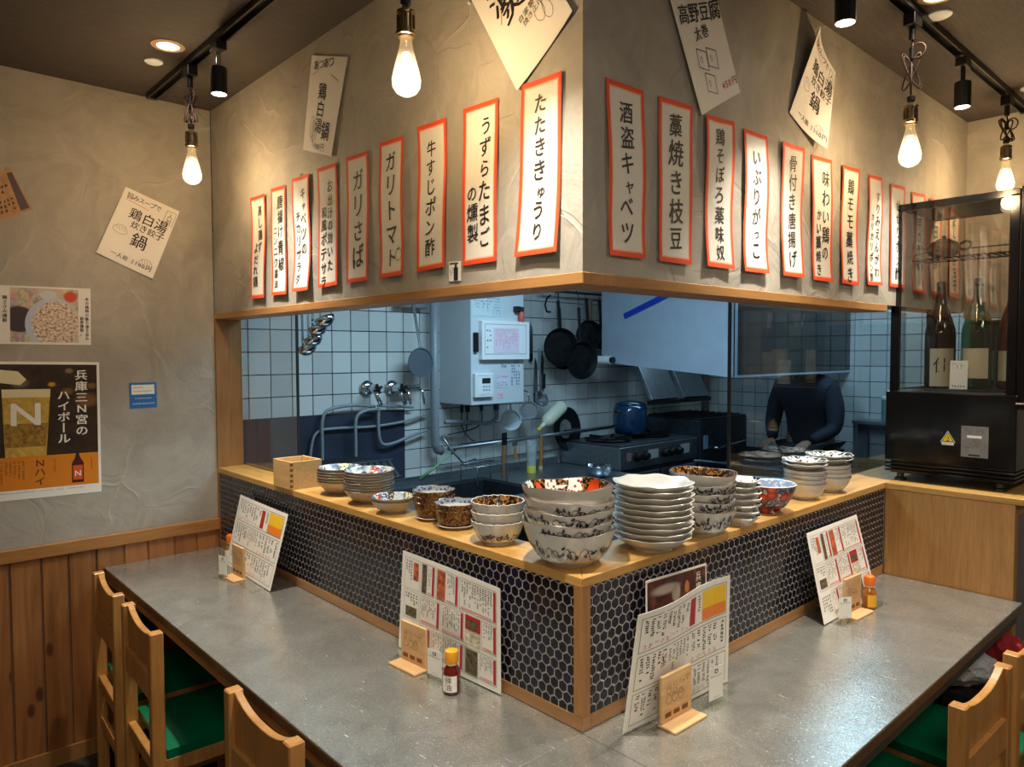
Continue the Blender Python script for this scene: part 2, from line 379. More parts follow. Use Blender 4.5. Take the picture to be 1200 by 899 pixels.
def tile_wall(name, side):
    if side == 'L':
        a0, a1 = 0.0272, 2.084; body = MB().box((-2.084, 0.0028, 0.0), (-0.0028, 0.05, 1.0414)); to3 = lambda a, z, d: V((-a, 0.0028-d, z))
    else:
        a0, a1 = 0.0272, 1.6795; body = MB().box((-0.05, 0.0501, 0.0), (-0.0028, 2.5, 1.0414)); to3 = lambda a, z, d: V((-0.0028+d, a, z))
    wall = struct(name, body, M['grout'])
    z0, z1 = 0.7537, 1.0412
    proto = None; rest = MB(); full = []; cnt = 0
    for c in range(-1, int((a1-a0)/HW)+3):
        for r in range(14):
            cx = a0+0.008+c*HW+(HW/2 if r % 2 else 0); cz = z0+0.006+r*HR
            pts = hexpts(cx, cz)
            if all(a0 < p[0] < a1 and z0 < p[1] < z1 for p in pts): full.append((cx, cz))
            else:
                q = clip(pts, a0, a1, z0, z1)
                if len(q) > 2: hex_face(rest, q, to3)
    full.sort()
    mbp = MB(); base = hexpts(0, 0)
    if side == 'L': hex_face(mbp, base, lambda a, z, d: V((-a, -d, z)))
    else: hex_face(mbp, base, lambda a, z, d: V((d, a, z)))
    for cx, cz in full:
        p = to3(cx, cz, 0.0)
        if cnt < 299:
            if proto is None:
                proto = mbp.build('tile', M['hex'], wall); o = proto
            else: o = proto.copy(); link(o, wall)
            o.location = p; cnt += 1
        else: hex_face(rest, hexpts(cx, cz), to3)
    rest.build('tile_field', M['hex'], wall)['kind'] = 'stuff'
tile_wall('wall_counter_left', 'L'); tile_wall('wall_counter_right', 'R')

# kitchen tiles, 10 cm
def ktiles():
    P_ = 0.1045; wl = bpy.data.objects['wall_kitchen_left']; wb = bpy.data.objects['wall_kitchen_back']
    def bt(mb, o, ax, g=0.0022):
        h = P_/2-g
        if ax == 'x': mb.box((o[0], o[1]-h, o[2]-h), (o[0]+0.008, o[1]+h, o[2]+h))
        else: mb.box((o[0]-h, o[1]-0.008, o[2]-h), (o[0]+h, o[1], o[2]+h))
    px = MB(); bt(px, (0, 0, 0), 'x'); py = MB(); bt(py, (0, 0, 0), 'y')
    proto = None; cells = []; rest = MB()
    for i in range(39):
        for j in range(12):
            y = 0.066+0.0522-0.1045+P_*i; z = 0.885+P_*j-0.006
            if y > 3.85 or y < -0.0: continue
            cells.append((y, z))
    vis = [c for c in cells if 0.83 < c[1] < 1.86]; vis.sort(key=lambda c: c[0]); 
    pick = set(vis[:298])
    for c in cells:
        if c in pick:
            if proto is None: proto = px.build('tile', M['tile'], wl, bevel=0.0012); o = proto
            else: o = proto.copy(); link(o, wl)
            o.location = (-2.178, c[0], c[1])
        else: bt(rest, (-2.178, c[0], c[1]), 'x')
    rest.build('tile_field', M['tile'], wl)['kind'] = 'stuff'
    proto = None; rest = MB()
    for i in range(34):
        for j in range(12):
            x = -2.17+0.052+P_*i; z = 0.885+P_*j-0.006
            if j <= 9 and i < 24:
                if proto is None: proto = py.build('tile', M['tile'], wb, bevel=0.0012); o = proto
                else: o = proto.copy(); link(o, wb)
                o.location = (x, 3.908, z)
            elif x < 1.35: bt(rest, (x, 3.908, z), 'y')
    rest.build('tile_field', M['tile'], wb)['kind'] = 'stuff'
ktiles()

# pine wainscot on the left wall
wall = bpy.data.objects['wall_left']
wid = []; y = -0.001; k = 0
while y > -1.75:
    wd = 0.098 + random.uniform(-0.012, 0.012); wid.append((y-wd, y)); y -= wd
for a, b in wid:
    mb = MB(); d = 0.010
    mb.box((0, a+0.004-b, 0), (d, -0.004, 0.797)); mb.box((0, a-b, 0), (d*0.55, a-b+0.0039, 0.797))
    o = mb.build('plank', M['pine'], wall, bevel=0.0012); o.location = (XW, b, 0)
MB().box((XW, -2.6, 0), (XW+0.01, wid[-1][0], 0.797)).build('panelling', M['pine'], wall)
struct('trim_8', MB().box((XW, -2.6, 0.797), (XW+0.022, -0.0, 0.845)), wood('rail_wood', C(150, 98, 48), C(182, 126, 70), 'Y'), bevel=0.002)
struct('baseboard_left', MB().box((XW+0.0105, -2.6, 0.0), (XW+0.022, -0.45, 0.06)), M['post_wood'])

# counter tables ------------------------------------------------------------
tb = empty('counter_table', (0, 0, 0), 0, 'stainless-topped counter table wrapping round the corner of the tiled counter', 'table')
TZ = 0.72; TT = 0.032
M['edge'] = plain('brown_laminate_edge', C(92, 66, 44), 0.22, 0.1, 0.2, 8)
def sheet(a, b):
    MB().box((a[0], a[1], TZ-0.007), (b[0], b[1], TZ)).build('steel_top', M['table'], tb, bevel=0.0012)
    MB().box((a[0], a[1]+0.002 if a[1] < -.1 else a[1], TZ-TT), (b[0]-0.002 if b[0] > .1 else b[0], b[1], TZ-0.0072)).build('core_board', M['edge'], tb)
sheet((XW+0.012, -0.447, 0), (-0.0006, 0.0022, 0)); sheet((0.0006, -0.447, 0), (0.437, -0.0006, 0)); sheet((-0.0022, 0.0006, 0), (0.437, 1.678, 0))
MB().box((XW+0.02, -0.437, TZ-TT-0.032), (-0.0, -0.40, TZ-TT-0.0005)).build('apron', M['beam_x'], tb, bevel=0.001)
MB().box((0.39, -0.39, TZ-TT-0.032), (0.427, 1.66, TZ-TT-0.0005)).build('apron', M['steel_dark'], tb, bevel=0.001)
MB().box((0.0, -0.437, TZ-TT-0.032), (0.427, -0.40, TZ-TT-0.0005)).build('apron', M['beam_x'], tb, bevel=0.001)
for x, y in ((-1.96, -0.34), (-0.85, -0.34), (0.33, -0.34), (0.33, 0.52), (0.33, 1.62)):
    MB().box((x-0.025, y-0.025, 0), (x+0.025, y+0.025, TZ-TT-0.0005)).build('leg', M['steel_dark'], tb, bevel=0.002)

# end panel with its cap, carrying the bottle fridge
cb = empty('end_cabinet', (0, 1.68, 0), 0, 'plain light wooden cabinet closing the counter under the bottle fridge', 'cabinet')
MB().box((0.002, 0.002, 0.0), (0.411, 0.52, 1.0405)).build('body', M['panel_wood'], cb, bevel=0.0015)
MB().box((0.001, 0.0005, 1.0415), (0.434, 0.60, 1.0628)).build('top', M['oak_x'], cb, bevel=0.0012)
MB().box((0.4115, 0.05, 0.55), (0.414, 0.16, 1.0)).build('side_notice', plain('grey_notice', C(110, 104, 112), 0.7), cb)
# ------------------------------------------------------------------ sheets with print and lettering
_gl = {}
def glyph(ch, fat=0.0):
    k = (ch, fat)
    if k not in _gl:
        c = bpy.data.curves.new('glyph', 'FONT'); c.body = ch; c.resolution_u = 2; c.offset = fat
        o = bpy.data.objects.new('glyph', c); COL.objects.link(o)
        me = bpy.data.meshes.new_from_object(o)
        _gl[k] = ([tuple(v.co) for v in me.vertices], [tuple(p.vertices) for p in me.polygons])
        bpy.data.objects.remove(o); bpy.data.curves.remove(c); bpy.data.meshes.remove(me)
    return _gl[k]
class Sheet:
    """flat (or gently bowed) sheet given by its four real corners; u to the right, v down"""
    def __init__(s, tl, tr, br, bl, bend=None, lift=0.001):
        s.c = [V(tl), V(tr), V(br), V(bl)]; s.W = ((s.c[1]-s.c[0]).length+(s.c[2]-s.c[3]).length)/2
        s.H = ((s.c[3]-s.c[0]).length+(s.c[2]-s.c[1]).length)/2
        s.n = (s.c[3]-s.c[0]).cross(s.c[1]-s.c[0]).normalized(); s.bend = bend; s.lift = lift; s.shear = 0.0
    def P(s, u, v, h=0.0):
        a, b, c, d = s.c; p = (a*(1-u)+b*u)*(1-v)+(d*(1-u)+c*u)*v
        return p+s.n*(h+s.lift+(s.bend(u, v) if s.bend else 0))
    def mesh(s, name, mats, parent=None, nu=6, nv=12, th=0.0004):
        mb = MB(); g = [[s.P(i/nu, j/nv, 0) for i in range(nu+1)] for j in range(nv+1)]; b = [[p-s.n*th for p in r] for r in g]
        vs = [p for r in g for p in r]+[p for r in b for p in r]; N = (nu+1)*(nv+1); fs = []; uv = []
        ix = lambda i, j: j*(nu+1)+i
        for j in range(nv):
            for i in range(nu):
                fs.append((ix(i, j), ix(i, j+1), ix(i+1, j+1), ix(i+1, j))); uv.append([(i/nu, 1-j/nv), (i/nu, 1-(j+1)/nv), ((i+1)/nu, 1-(j+1)/nv), ((i+1)/nu, 1-j/nv)])
                fs.append((N+ix(i, j), N+ix(i+1, j), N+ix(i+1, j+1), N+ix(i, j+1))); uv.append([(0.5, 0.5)]*4)
        rim = [ix(i, 0) for i in range(nu)]+[ix(nu, j) for j in range(nv)]+[ix(i, nv) for i in range(nu, 0, -1)]+[ix(0, j) for j in range(nv, 0, -1)]
        for k in range(len(rim)):
            a, c = rim[k], rim[(k+1) % len(rim)]; fs.append((a, c, N+c, N+a)); uv.append([(0, 0)]*4)
        mb.add(vs, fs, 0, uv); return mb.build(name, mats, parent, smooth=bool(s.bend), fix=False)
    def rect(s, mb, u0, v0, u1, v1, mi=0, h=0.0005, n=None):
        nu = n or (max(1, int((u1-u0)*8)) if s.bend else 1); nv = max(1, int((v1-v0)*8)) if s.bend else 1
        for i in range(nu):
            for j in range(nv):
                a, b = u0+(u1-u0)*i/nu, u0+(u1-u0)*(i+1)/nu; c, d = v0+(v1-v0)*j/nv, v0+(v1-v0)*(j+1)/nv
                mb.add([s.P(a, c, h), s.P(a, d, h), s.P(b, d, h), s.P(b, c, h)], [(0, 1, 2, 3)], mi)
    def frame(s, mb, u0, v0, u1, v1, t, mi=0, h=0.0005):
        tu, tv = t/s.W, t/s.H
        s.rect(mb, u0, v0, u1, v0+tv, mi, h); s.rect(mb, u0, v1-tv, u1, v1, mi, h); s.rect(mb, u0, v0, u0+tu, v1, mi, h); s.rect(mb, u1-tu, v0, u1, v1, mi, h)
    def stroke(s, mb, pts, wd, mi=0, h=0.0006):
        """pts in (u,v); ribbon of width wd metres"""
        q = [V((u*s.W, v*s.H)) for u, v in pts]; vs = []; k = len(q)
        for i, p in enumerate(q):
            d = (q[min(i+1, k-1)]-q[max(i-1, 0)]); d = d.normalized() if d.length else V((1, 0)); nn = V((-d.y, d.x))*wd/2
            for e in (p-nn, p+nn): vs.append(s.P(e.x/s.W, e.y/s.H, h))
        mb.add(vs, [(2*i, 2*i+1, 2*i+3, 2*i+2) for i in range(k-1)], mi)
    def char(s, mb, ch, cu, cv, size, rot=0.0, mi=0, fat=0.0, sx=1.0, h=0.0010):
        if fat > 0:
            for k, (a, b) in enumerate(((-1, 0), (1, .3), (0, -.8))):
                s.char(mb, ch, cu+a*fat*size*.8/s.W, cv+b*fat*size*.8/s.H, size, rot, mi, 0.0, sx, h+.00004*k)
            return
        vs, fs = glyph(ch); o = []
        for x, y, _ in vs:
            x = (x-0.5)*sx if ord(ch) > 255 else (x-0.38)*sx; y = y-0.36
            y += s.shear*x; a, b = x*cos(rot)-y*sin(rot), x*sin(rot)+y*cos(rot)
            o.append(s.P(cu+a*size/s.W, cv-b*size/s.H, h))
        mb.add(o, fs, mi)
    def vtext(s, mb, txt, cu, v0, size, pitch=1.05, jit=0.0, mi=0, fat=0.0, sx=1.0, rot=0.0, drift=0.0):
        v = v0; rnd = random.Random(hash(len(txt)*7+int(cu*100)))
        for ch in txt:
            if ch == ' ': v += size*0.5/s.H; continue
            small = ch in 'ゃゅょっャュョッ'; sz = size*(0.72 if small else 1)*(1+rnd.uniform(-jit, jit))
            r = rnd.uniform(-jit, jit)*0.6+rot; c = cu+(size*0.12/s.W if small else 0)+rnd.uniform(-jit, jit)*size*0.35/s.W+drift*(v-v0)
            if ch == 'ー': r += pi/2
            s.char(mb, ch, c, v+0.5*sz/s.H, sz, r, mi, fat, sx); v += sz*pitch/s.H
    def htext(s, mb, txt, u0, v, size, mi=0, fat=0.0, pitch=1.0, rot=0.0, jit=0.0):
        u = u0; rnd = random.Random(len(txt)); 
        for k, ch in enumerate(txt):
            wd = size*pitch*(1.0 if ord(ch) > 255 else 0.62)
            if ch != ' ': s.char(mb, ch, u+0.5*wd/s.W, v+math.tan(rot)*(u-u0)*s.W/s.H, size*(1+rnd.uniform(-jit, jit)), -rot+rnd.uniform(-jit, jit)*0.5, mi, fat)
            u += wd/s.W
    def scribble(s, mb, u0, v0, u1, v1, cols, rows, mi=0, vert=True, fill=0.8, wd=0.0012, seed=1):
        """columns (or lines) of tiny illegible marks, as small print reads from a distance"""
        R = random.Random(seed); du = (u1-u0)/cols; dv = (v1-v0)/rows
        for i in range(cols):
            end = R.uniform(0.45, 1.0) if vert else 1
            for j in range(rows):
                if vert and j/rows > end: continue
                if R.random() > fill: continue
                cu, cv = u0+(i+.5)*du, v0+(j+.5)*dv; a, b = du*0.27, dv*0.33
                for _ in range(2):
                    x = cu+R.uniform(-.25, .25)*du; s.rect(mb, x-a*0.35, cv-b, x+a*0.35, cv+b*R.uniform(0.2, 1), mi, 0.0005, 1)
                y = cv+R.uniform(-.3, .3)*dv; s.rect(mb, cu-a, y-b*0.2, cu+a, y+b*0.25, mi, 0.00055, 1)

# orange-bordered brush-written menu strips ---------------------------------
m = NT('orange_bordered_paper'); uvn = m.n('TexCoord').outputs['UV']; sp = m.n('SeparateXYZ', {0: uvn})
du = m.math('MULTIPLY', m.math('MINIMUM', sp.outputs[0], m.math('SUBTRACT', 1.0, sp.outputs[0])), 0.13)
dv = m.math('MULTIPLY', m.math('MINIMUM', sp.outputs[1], m.math('SUBTRACT', 1.0, sp.outputs[1])), 0.39)
dd = m.math('MINIMUM', m.math('MULTIPLY', du, 1.15), dv)
wob = m.math('MULTIPLY', m.noise(m.coord('Object'), 25, 2), 0.0025)
m.P(Base_Color=m.ramp(m.math('ADD', dd, wob), [(0.0, C(226, 66, 26)), (0.0125, C(232, 82, 36)), (0.0155, C(240, 190, 160)), (0.0185, C(226, 220, 206))]), Roughness=0.7)
M['banner'] = m.m
LB = [
 ([(-1.7006, 2.1473), (-1.5697, 2.1435), (-1.5783, 1.7602), (-1.7021, 1.7628)], [('蒸し鶏ず', .62, .10, .043), ('よだれ鶏', .34, .45, .040)], 'far-left'),
 ([(-1.5252, 2.1529), (-1.406, 2.1484), (-1.3987, 1.7618), (-1.522, 1.765)], [('唐揚け青椒', .64, .08, .052), ('ニンニク醤油', .30, .36, .036)], ''),
 ([(-1.3444, 2.1566), (-1.2184, 2.1539), (-1.2224, 1.7652), (-1.3425, 1.766)], [('キャベツの', .62, .10, .046), ('チカリサラダ', .30, .30, .040)], ''),
 ([(-1.1645, 2.1579), (-1.0382, 2.1544), (-1.0346, 1.769), (-1.1647, 1.767)], [('お出汁の効いた', .62, .12, .040), ('和風ポテサラ', .30, .33, .042)], ''),
 ([(-0.978, 2.1568), (-0.8498, 2.1526), (-0.8535, 1.7688), (-0.9812, 1.7705)], [('ガリさば', .52, .12, .070)], ''),
 ([(-0.7888, 2.162), (-0.6682, 2.1566), (-0.6685, 1.7715), (-0.7876, 1.7698)], [('ガリトマト', .50, .09, .062)], ''),
 ([(-0.5965, 2.162), (-0.4683, 2.1586), (-0.4729, 1.7754), (-0.5984, 1.7727)], [('牛すじポン酢', .47, .12, .050)], ''),
 ([(-0.4009, 2.1625), (-0.2683, 2.1577), (-0.2738, 1.7719), (-0.4047, 1.7715)], [('うずらたまご', .66, .09, .051), ('の燻製', .30, .50, .044)], ''),
 ([(-0.1842, 2.1628), (-0.0581, 2.1594), (-0.0673, 1.7726), (-0.2046, 1.7732)], [('たたききゅうり', .50, .08, .047)], ''),
]
RB = [
 ([(0.0742, 2.1483), (0.2077, 2.1514), (0.2094, 1.767), (0.0841, 1.7658)], [('酒盗キャベツ', .50, .10, .052)]),
 ([(0.2654, 2.1539), (0.4056, 2.1612), (0.3964, 1.768), (0.2654, 1.7677)], [('藁焼き枝豆', .50, .08, .062)]),
 ([(0.4596, 2.1527), (0.5936, 2.1617), (0.5921, 1.7721), (0.465, 1.7713)], [('鶏そぼろ薬味奴', .50, .07, .047)]),
 ([(0.6481, 2.1573), (0.7753, 2.1608), (0.7794, 1.7741), (0.649, 1.7718)], [('いぶりがっこ', .50, .12, .050)]),
 ([(0.8571, 2.1623), (0.9926, 2.1667), (0.9874, 1.7759), (0.8593, 1.7748)], [('骨付き唐揚げ', .50, .08, .052)]),
 ([(1.0493, 2.1591), (1.193, 2.1662), (1.1941, 1.776), (1.0612, 1.7756)], [('味わい鶏の', .66, .10, .054), ('かい藁焼き', .32, .42, .042)]),
 ([(1.2634, 2.1647), (1.3985, 2.1706), (1.3934, 1.777), (1.2646, 1.7777)], [('鶏モモ藁焼き', .52, .10, .053)]),
 ([(1.4834, 2.1701), (1.6008, 2.1759), (1.6008, 1.7894), (1.475, 1.7848)], [('すりみえんがわ', .68, .14, .042), ('カリカリポン酢', .30, .34, .034)]),
 ([(1.6851, 2.1707), (1.8281, 2.1761), (1.8247, 1.7931), (1.6889, 1.7916)], [('せせりポン酢', .52, .14, .046)]),
 ([(1.8972, 2.1708), (2.0434, 2.1801), (2.0281, 1.7809), (1.915, 1.7817)], [('長芋の漬物', .52, .12, .050)]),
 ([(2.096, 2.174), (2.2263, 2.1782), (2.2302, 1.7879), (2.1166, 1.7855)], [('本日の魚', .52, .12, .056)]),
 ([(2.3349, 2.1751), (2.4717, 2.1823), (2.4876, 1.7935), (2.3495, 1.794)], [('だし巻き玉子', .52, .10, .050)]),
]
def banner(quad, texts, wall, label, group, seed):
    R = random.Random(seed)
    if wall == 'L': cs = [(a, 0.002, z) for a, z in quad]
    else: cs = [(-0.002, a, z) for a, z in quad]
    a1, a2, p1 = R.uniform(.001, .0035), R.uniform(.001, .003), R.uniform(0, 6)
    sh = Sheet(*cs, bend=lambda u, v: 0.0012+a1*(1+sin(v*7+p1))*(0.4+0.6*abs(u-.5)*2)+a2*(v**6)*2.2+0.0015*v*u)
    o = sh.mesh('menu_strip', M['banner'], None, 10, 32)
    tag(o, label, 'menu strip', group)
    mb = MB(); sh.shear = 0.10
    for t, cu, v0, sz in texts: sh.vtext(mb, t, cu, v0, sz, 1.06, 0.11, 0, 0.017, 0.92, -0.03)
    mb.build('lettering', M['ink'], o, fix=False)
    return o, sh
ordL = ['ninth', 'eighth', 'seventh', 'sixth', 'fifth', 'fourth', 'third', 'second', 'nearest']
for i, (q, t, _) in enumerate(LB):
    lab = 'orange-edged menu strip brushed %s, %s from the wall corner on the left face' % (t[0][0] if len(t) == 1 else ' '.join(x[0] for x in t), ordL[i])
    o, sh = banner(q, t, 'L', lab, 'brush-written menu strips on the left face', i)
    if i == 5:   # little tomato drawing by the last character
        mb = MB(); c = [(0.80+0.13*cos(a), .845+.045*sin(a)) for a in [k*2*pi/16 for k in range(17)]]
        sh.stroke(mb, c, .0016); sh.stroke(mb, [(.72, .80), (.80, .815), (.88, .79)], .0016); sh.stroke(mb, [(.8, .82), (.8, .775)], .0016); mb.build('tomato_drawing', M['ink'], o, fix=False)
ordR = ['nearest', 'second', 'third', 'fourth', 'fifth', 'sixth', 'seventh', 'eighth', 'ninth', 'tenth', 'eleventh', 'twelfth']
for i, (q, t) in enumerate(RB):
    lab = 'orange-edged menu strip brushed %s, %s from the wall corner on the right face' % (' '.join(x[0] for x in t), ordR[i])
    if i > 7: lab = 'orange-edged menu strip behind the bottle fridge, %s from the wall corner' % ordR[i]
    banner(q, t, 'R', lab, 'brush-written menu strips on the right face', 20+i)

# hand-written flyers --------------------------------------------------------
def flyer(cs, label, draw, bend=None, mat='paper', cat='flyer', name='paper_flyer', th=0.0004):
    sh = Sheet(*cs, bend=bend or (lambda u, v: 0.002+0.004*(abs(u-.5)*2)**2*(0.3+v)))
    o = sh.mesh(name, M[mat], None, 6, 8, th); tag(o, label, cat)
    mb = MB(); draw(sh, mb)
    mb.build('print', [M['ink'], M['inkorange'], M['inkgrey'], M['inkred'], M['inkpink']], o, fix=False)
    return o, sh
def loop(s, mb, cu, cv, ru, rv, wd=.0012, n=14, ph=0, mi=0, wob=.12):
    s.stroke(mb, [(cu+ru*cos(a)*(1+wob*sin(3*a+ph)), cv+rv*sin(a)) for a in [ph+k*2*pi/n for k in range(n+1)]], wd, mi)
L_ = lambda x, z: (x, 0.002, z)
R_ = lambda y, z: (-0.002, y, z)
W_ = lambda y, z: (XW, y, z)
def d1(s, mb):
    s.htext(mb, '旨みスープで', .08, .09, .026, 0, .010, .85, 0, .1); s.stroke(mb, [(.08, .15), (.5, .17)], .002, 1)
    s.stroke(mb, [(.80, .06), (.97, .06), (.97, .25), (.80, .25), (.80, .06)], .0015); s.vtext(mb, '人前', .885, .09, .022)
    s.htext(mb, '鶏白湯', .22, .30, .050, 0, .014, 1.0, 0, .08); s.htext(mb, '炊き餃子', .32, .44, .034, 0, .010, .95, 0, .1); s.char(mb, '鍋', .56, .62, .062, 0, 0, .016)
    for cu, cv in ((.20, .57), (.80, .86)):
        loop(s, mb, cu, cv, .12, .06)
        for k in range(4): s.stroke(mb, [(cu-.08+k*.045, cv-.045), (cu-.06+k*.045, cv+.01)], .001)
    s.htext(mb, '一人前 1100円', .20, .90, .022, 0, .01, 1, 0, .1)
flyer([W_(-.3328, 2.21), W_(-.1324, 2.1392), W_(-.2439, 1.8549), W_(-.4438, 1.9429)], 'white hand-drawn hotpot flyer pinned slanting on the left plaster wall', d1)
def d2(s, mb):
    s.htext(mb, 'あつあつ', .10, .10, .036, 0, .01, .85, -.15, .1); s.stroke(mb, [(.1, .2), (.28, .13)], .002, 1); s.stroke(mb, [(.62, .18), (.85, .24)], .002, 1)
    s.vtext(mb, '鶏白湯', .42, .27, .055, 1.0, .1, 0, .015); s.char(mb, '鍋', .66, .76, .062, 0, 0, .018)
    for k in range(3): loop(s, mb, .22+.05*k, .74+.04*k, .05, .12, .0014, 12, k)
    s.htext(mb, '980円', .35, .93, .026, 2, .01, 1, 0, .1)
flyer([L_(-1.1917, 2.5324), L_(-.9615, 2.4982), L_(-1.0649, 2.1568), L_(-1.2561, 2.2378)] if False else [L_(-1.1917, 2.5324), L_(-.9615, 2.4582), L_(-1.0649, 2.1768), L_(-1.2561, 2.2378)], 'tall white hand-drawn flyer tilted high on the left face near the ceiling', d2)
def d3(s, mb):
    s.htext(mb, '漬け', .18, .28, .075, 0, .02, .95, 0, .1); s.stroke(mb, [(.2, .46), (.36, .30)], .003, 1)
    s.htext(mb, '炙り焼', .24, .42, .085, 0, .02, 1.0, 0, .08)
    s.htext(mb, '自家製の味噌で', .40, .60, .018, 0, .0, 1.1); s.htext(mb, '焼き上げました', .44, .66, .018)
    loop(s, mb, .68, .70, .07, .10); loop(s, mb, .78, .76, .06, .09); s.stroke(mb, [(.68, .6), (.66, .55)], .0014)
    s.htext(mb, '一本 ￥398', .60, .52, .036, 0, .012); s.stroke(mb, [(.6, .58), (.95, .56)], .003, 1)
c0, c1, c2 = V(L_(-.0245, 2.2724)), V(L_(-.1971, 2.1528)), V(L_(-.3648, 2.4179))
flyer([tuple(c2), tuple(c2+(c0-c1)), tuple(c0), tuple(c1)], 'big white grilled-dish flyer hanging cornerwise at the top of the left face', lambda s, mb: d3(s, mb))
def d4(s, mb):
    s.htext(mb, '高野豆腐', .08, .36, .050, 0, .018, .95, .12, .06); s.htext(mb, '太巻', .32, .51, .034, 0, .014, 1, 0)
    for (a, b), k in (((.28, .67), 0), ((.50, .69), 1), ((.34, .84), 2)):
        s.stroke(mb, [(a, b-.08), (a+.20, b-.03), (a+.17, b+.09), (a-.03, b+.04), (a, b-.08)], .0026)
        loop(s, mb, a+.06, b, .02, .02, .0012)
    s.htext(mb, '450円', .66, .90, .024, 3, .01)
a = V(R_(.5062, 2.4507)); b = V(R_(.6179, 2.2433)); c = V(R_(.4367, 2.1435)); tl = c+(V(R_(.2968, 2.3994))-c)*1.25
flyer([tuple(tl), tuple(tl+(b-c)), tuple(b), tuple(c)], 'white flyer with box drawings hanging tilted high on the right face', d4)
flyer([R_(1.0209, 2.527), R_(1.2082, 2.4477), R_(1.0895, 2.1769), R_(.9038, 2.2542)], 'white hand-drawn hotpot flyer curling off the right face', d1,
      bend=lambda u, v: 0.002+0.035*(1-u)**3*(1-v)+0.03*(u**3)*v)
# small photo card under the strips
o, s_ = flyer([L_(-.4647, 1.7879), L_(-.415, 1.7853), L_(-.4155, 1.7357), L_(-.4653, 1.7373)], 'tiny photo card of a bottle taped above the beam', lambda s, mb: (s.rect(mb, .42, .3, .78, .97, 0), s.rect(mb, .5, .15, .68, .3, 0), s.rect(mb, .08, .05, .8, .14, 2), s.scribble(mb, .08, .3, .38, .9, 2, 6, 2)), bend=lambda u, v: 0.001, cat='card', name='photo_card')

# posters on the left wall ---------------------------------------------------
def uvmat(name, build, rough=0.35):
    m = NT(name); uvv = m.n('TexCoord').outputs['UV']; sp = m.n('SeparateXYZ', {0: uvv}); m.u, m.v = sp.outputs[0], sp.outputs[1]; m.uvv = uvv
    def blob(cx, cy, rx, ry, soft=0.15):
        dx = m.math('DIVIDE', m.math('SUBTRACT', m.u, cx), rx); dy = m.math('DIVIDE', m.math('SUBTRACT', m.v, cy), ry)
        r = m.math('SQRT', m.math('ADD', m.math('MULTIPLY', dx, dx), m.math('MULTIPLY', dy, dy)))
        return m.ramp(r, [(max(0, 1-soft)/2, (1, 1, 1)), (1/2, (0, 0, 0))]) if False else m.math('SUBTRACT', 1.0, m.n('MapRange', {0: r, 1: 1-soft, 2: 1.0}, interpolation_type='SMOOTHSTEP').outputs[0])
    m.blob = blob; m.P(Base_Color=build(m), Roughness=rough); return m.m
def beer(m):
    n1 = m.noise(m.uvv, 9, 4, .6, .6)
    c = m.ramp(n1, [(0.3, C(30, 20, 14)), (0.75, C(62, 42, 26))])
    for x, y, r, col, a in ((.58, .78, .045, C(214, 160, 40), .9), (.74, .93, .05, C(180, 160, 110), .5), (.9, .60, .14, C(150, 104, 54), .55), (.72, .70, .07, C(160, 110, 50), .5), (.3, .80, .10, C(150, 130, 110), .5), (.95, .76, .06, C(160, 120, 60), .5)):
        c = m.mix(m.math('MULTIPLY', m.blob(x, y, r, r*.75, .6), a), c, (*col, 1))
    return c
def bowlphoto(m):
    vo = m.n('TexVoronoi', {'Vector': m.uvv, 'Scale': 13}).outputs['Color']; n1 = m.noise(m.uvv, 5, 5, .6, 1.0)
    veg = m.mix(0.5, m.ramp(n1, [(0.3, C(96, 60, 50)), (0.42, C(90, 120, 60)), (0.52, C(214, 190, 160)), (0.62, C(190, 130, 110)), (0.75, C(230, 220, 200))]), m.n('MixRGB', {'Fac': .6, 'Color1': vo, 'Color2': (*C(214, 190, 170), 1)}).outputs[0])
    c = m.mix(m.blob(.12, .42, .26, .26, .15), veg, (*C(58, 48, 54), 1))
    c = m.mix(m.blob(.62, .34, .42, .50, .04), c, (*C(186, 196, 214), 1))
    c = m.mix(m.blob(.66, .34, .37, .44, .05), c, m.ramp(m.noise(m.uvv, 24, 4, .6), [(0.35, C(120, 84, 66)), (0.5, C(214, 190, 168)), (0.65, C(236, 224, 206))]))
    c = m.mix(m.blob(.88, .86, .12, .12, .3), c, (*C(206, 74, 40), 1))
    return m.mix(m.blob(.55, .88, .14, .10, .2), c, (*C(200, 204, 206), 1))
M['beer_photo'] = uvmat('poster_dark_photo', beer); M['bowl_photo'] = uvmat('poster_food_photo', bowlphoto)
def submesh(sh, name, u0, v0, u1, v1, mat, parent, h=0.0005):
    a = Sheet(sh.P(u0, v0, 0), sh.P(u1, v0, 0), sh.P(u1, v1, 0), sh.P(u0, v1, 0), lift=h)
    o = a.mesh(name, M[mat] if isinstance(mat, str) else mat, parent, 1, 1, 0.0002); return a, o
sh = Sheet(W_(-.8074, 1.528), W_(-.4425, 1.5209), W_(-.446, 1.0167), W_(-.8215, 1.0239), lift=0.0015)
po = sh.mesh('drink_poster', M['card'], None, 1, 1, 0.001); tag(po, 'dark and orange highball poster with an iced glass on the left wall', 'poster')
a, o1 = submesh(sh, 'photo_panel', 0, .02, .975, .69, 'beer_photo', po)
b, o2 = submesh(sh, 'orange_panel', 0, .69, .975, .93, plain('poster_orange', C(216, 128, 22), .4), po)
mb = MB()
glass = [M['ink'], plain('poster_beer', C(196, 160, 66), .4, 0, .25, 60), plain('poster_foam', C(226, 214, 170), .4), M['card'], plain('poster_bottle', C(70, 22, 14), .4), plain('poster_label', C(216, 86, 36), .4), plain('poster_ice', C(150, 112, 40), .4, 0, .5, 90)]
def qd(sh, mb, pts, mi, h):
    mb.add([sh.P(u, v, h) for u, v in pts], [tuple(range(len(pts)))], mi)
qd(sh, mb, [(.145, .20), (.175, .69), (.515, .69), (.555, .20)], 1, .0012)
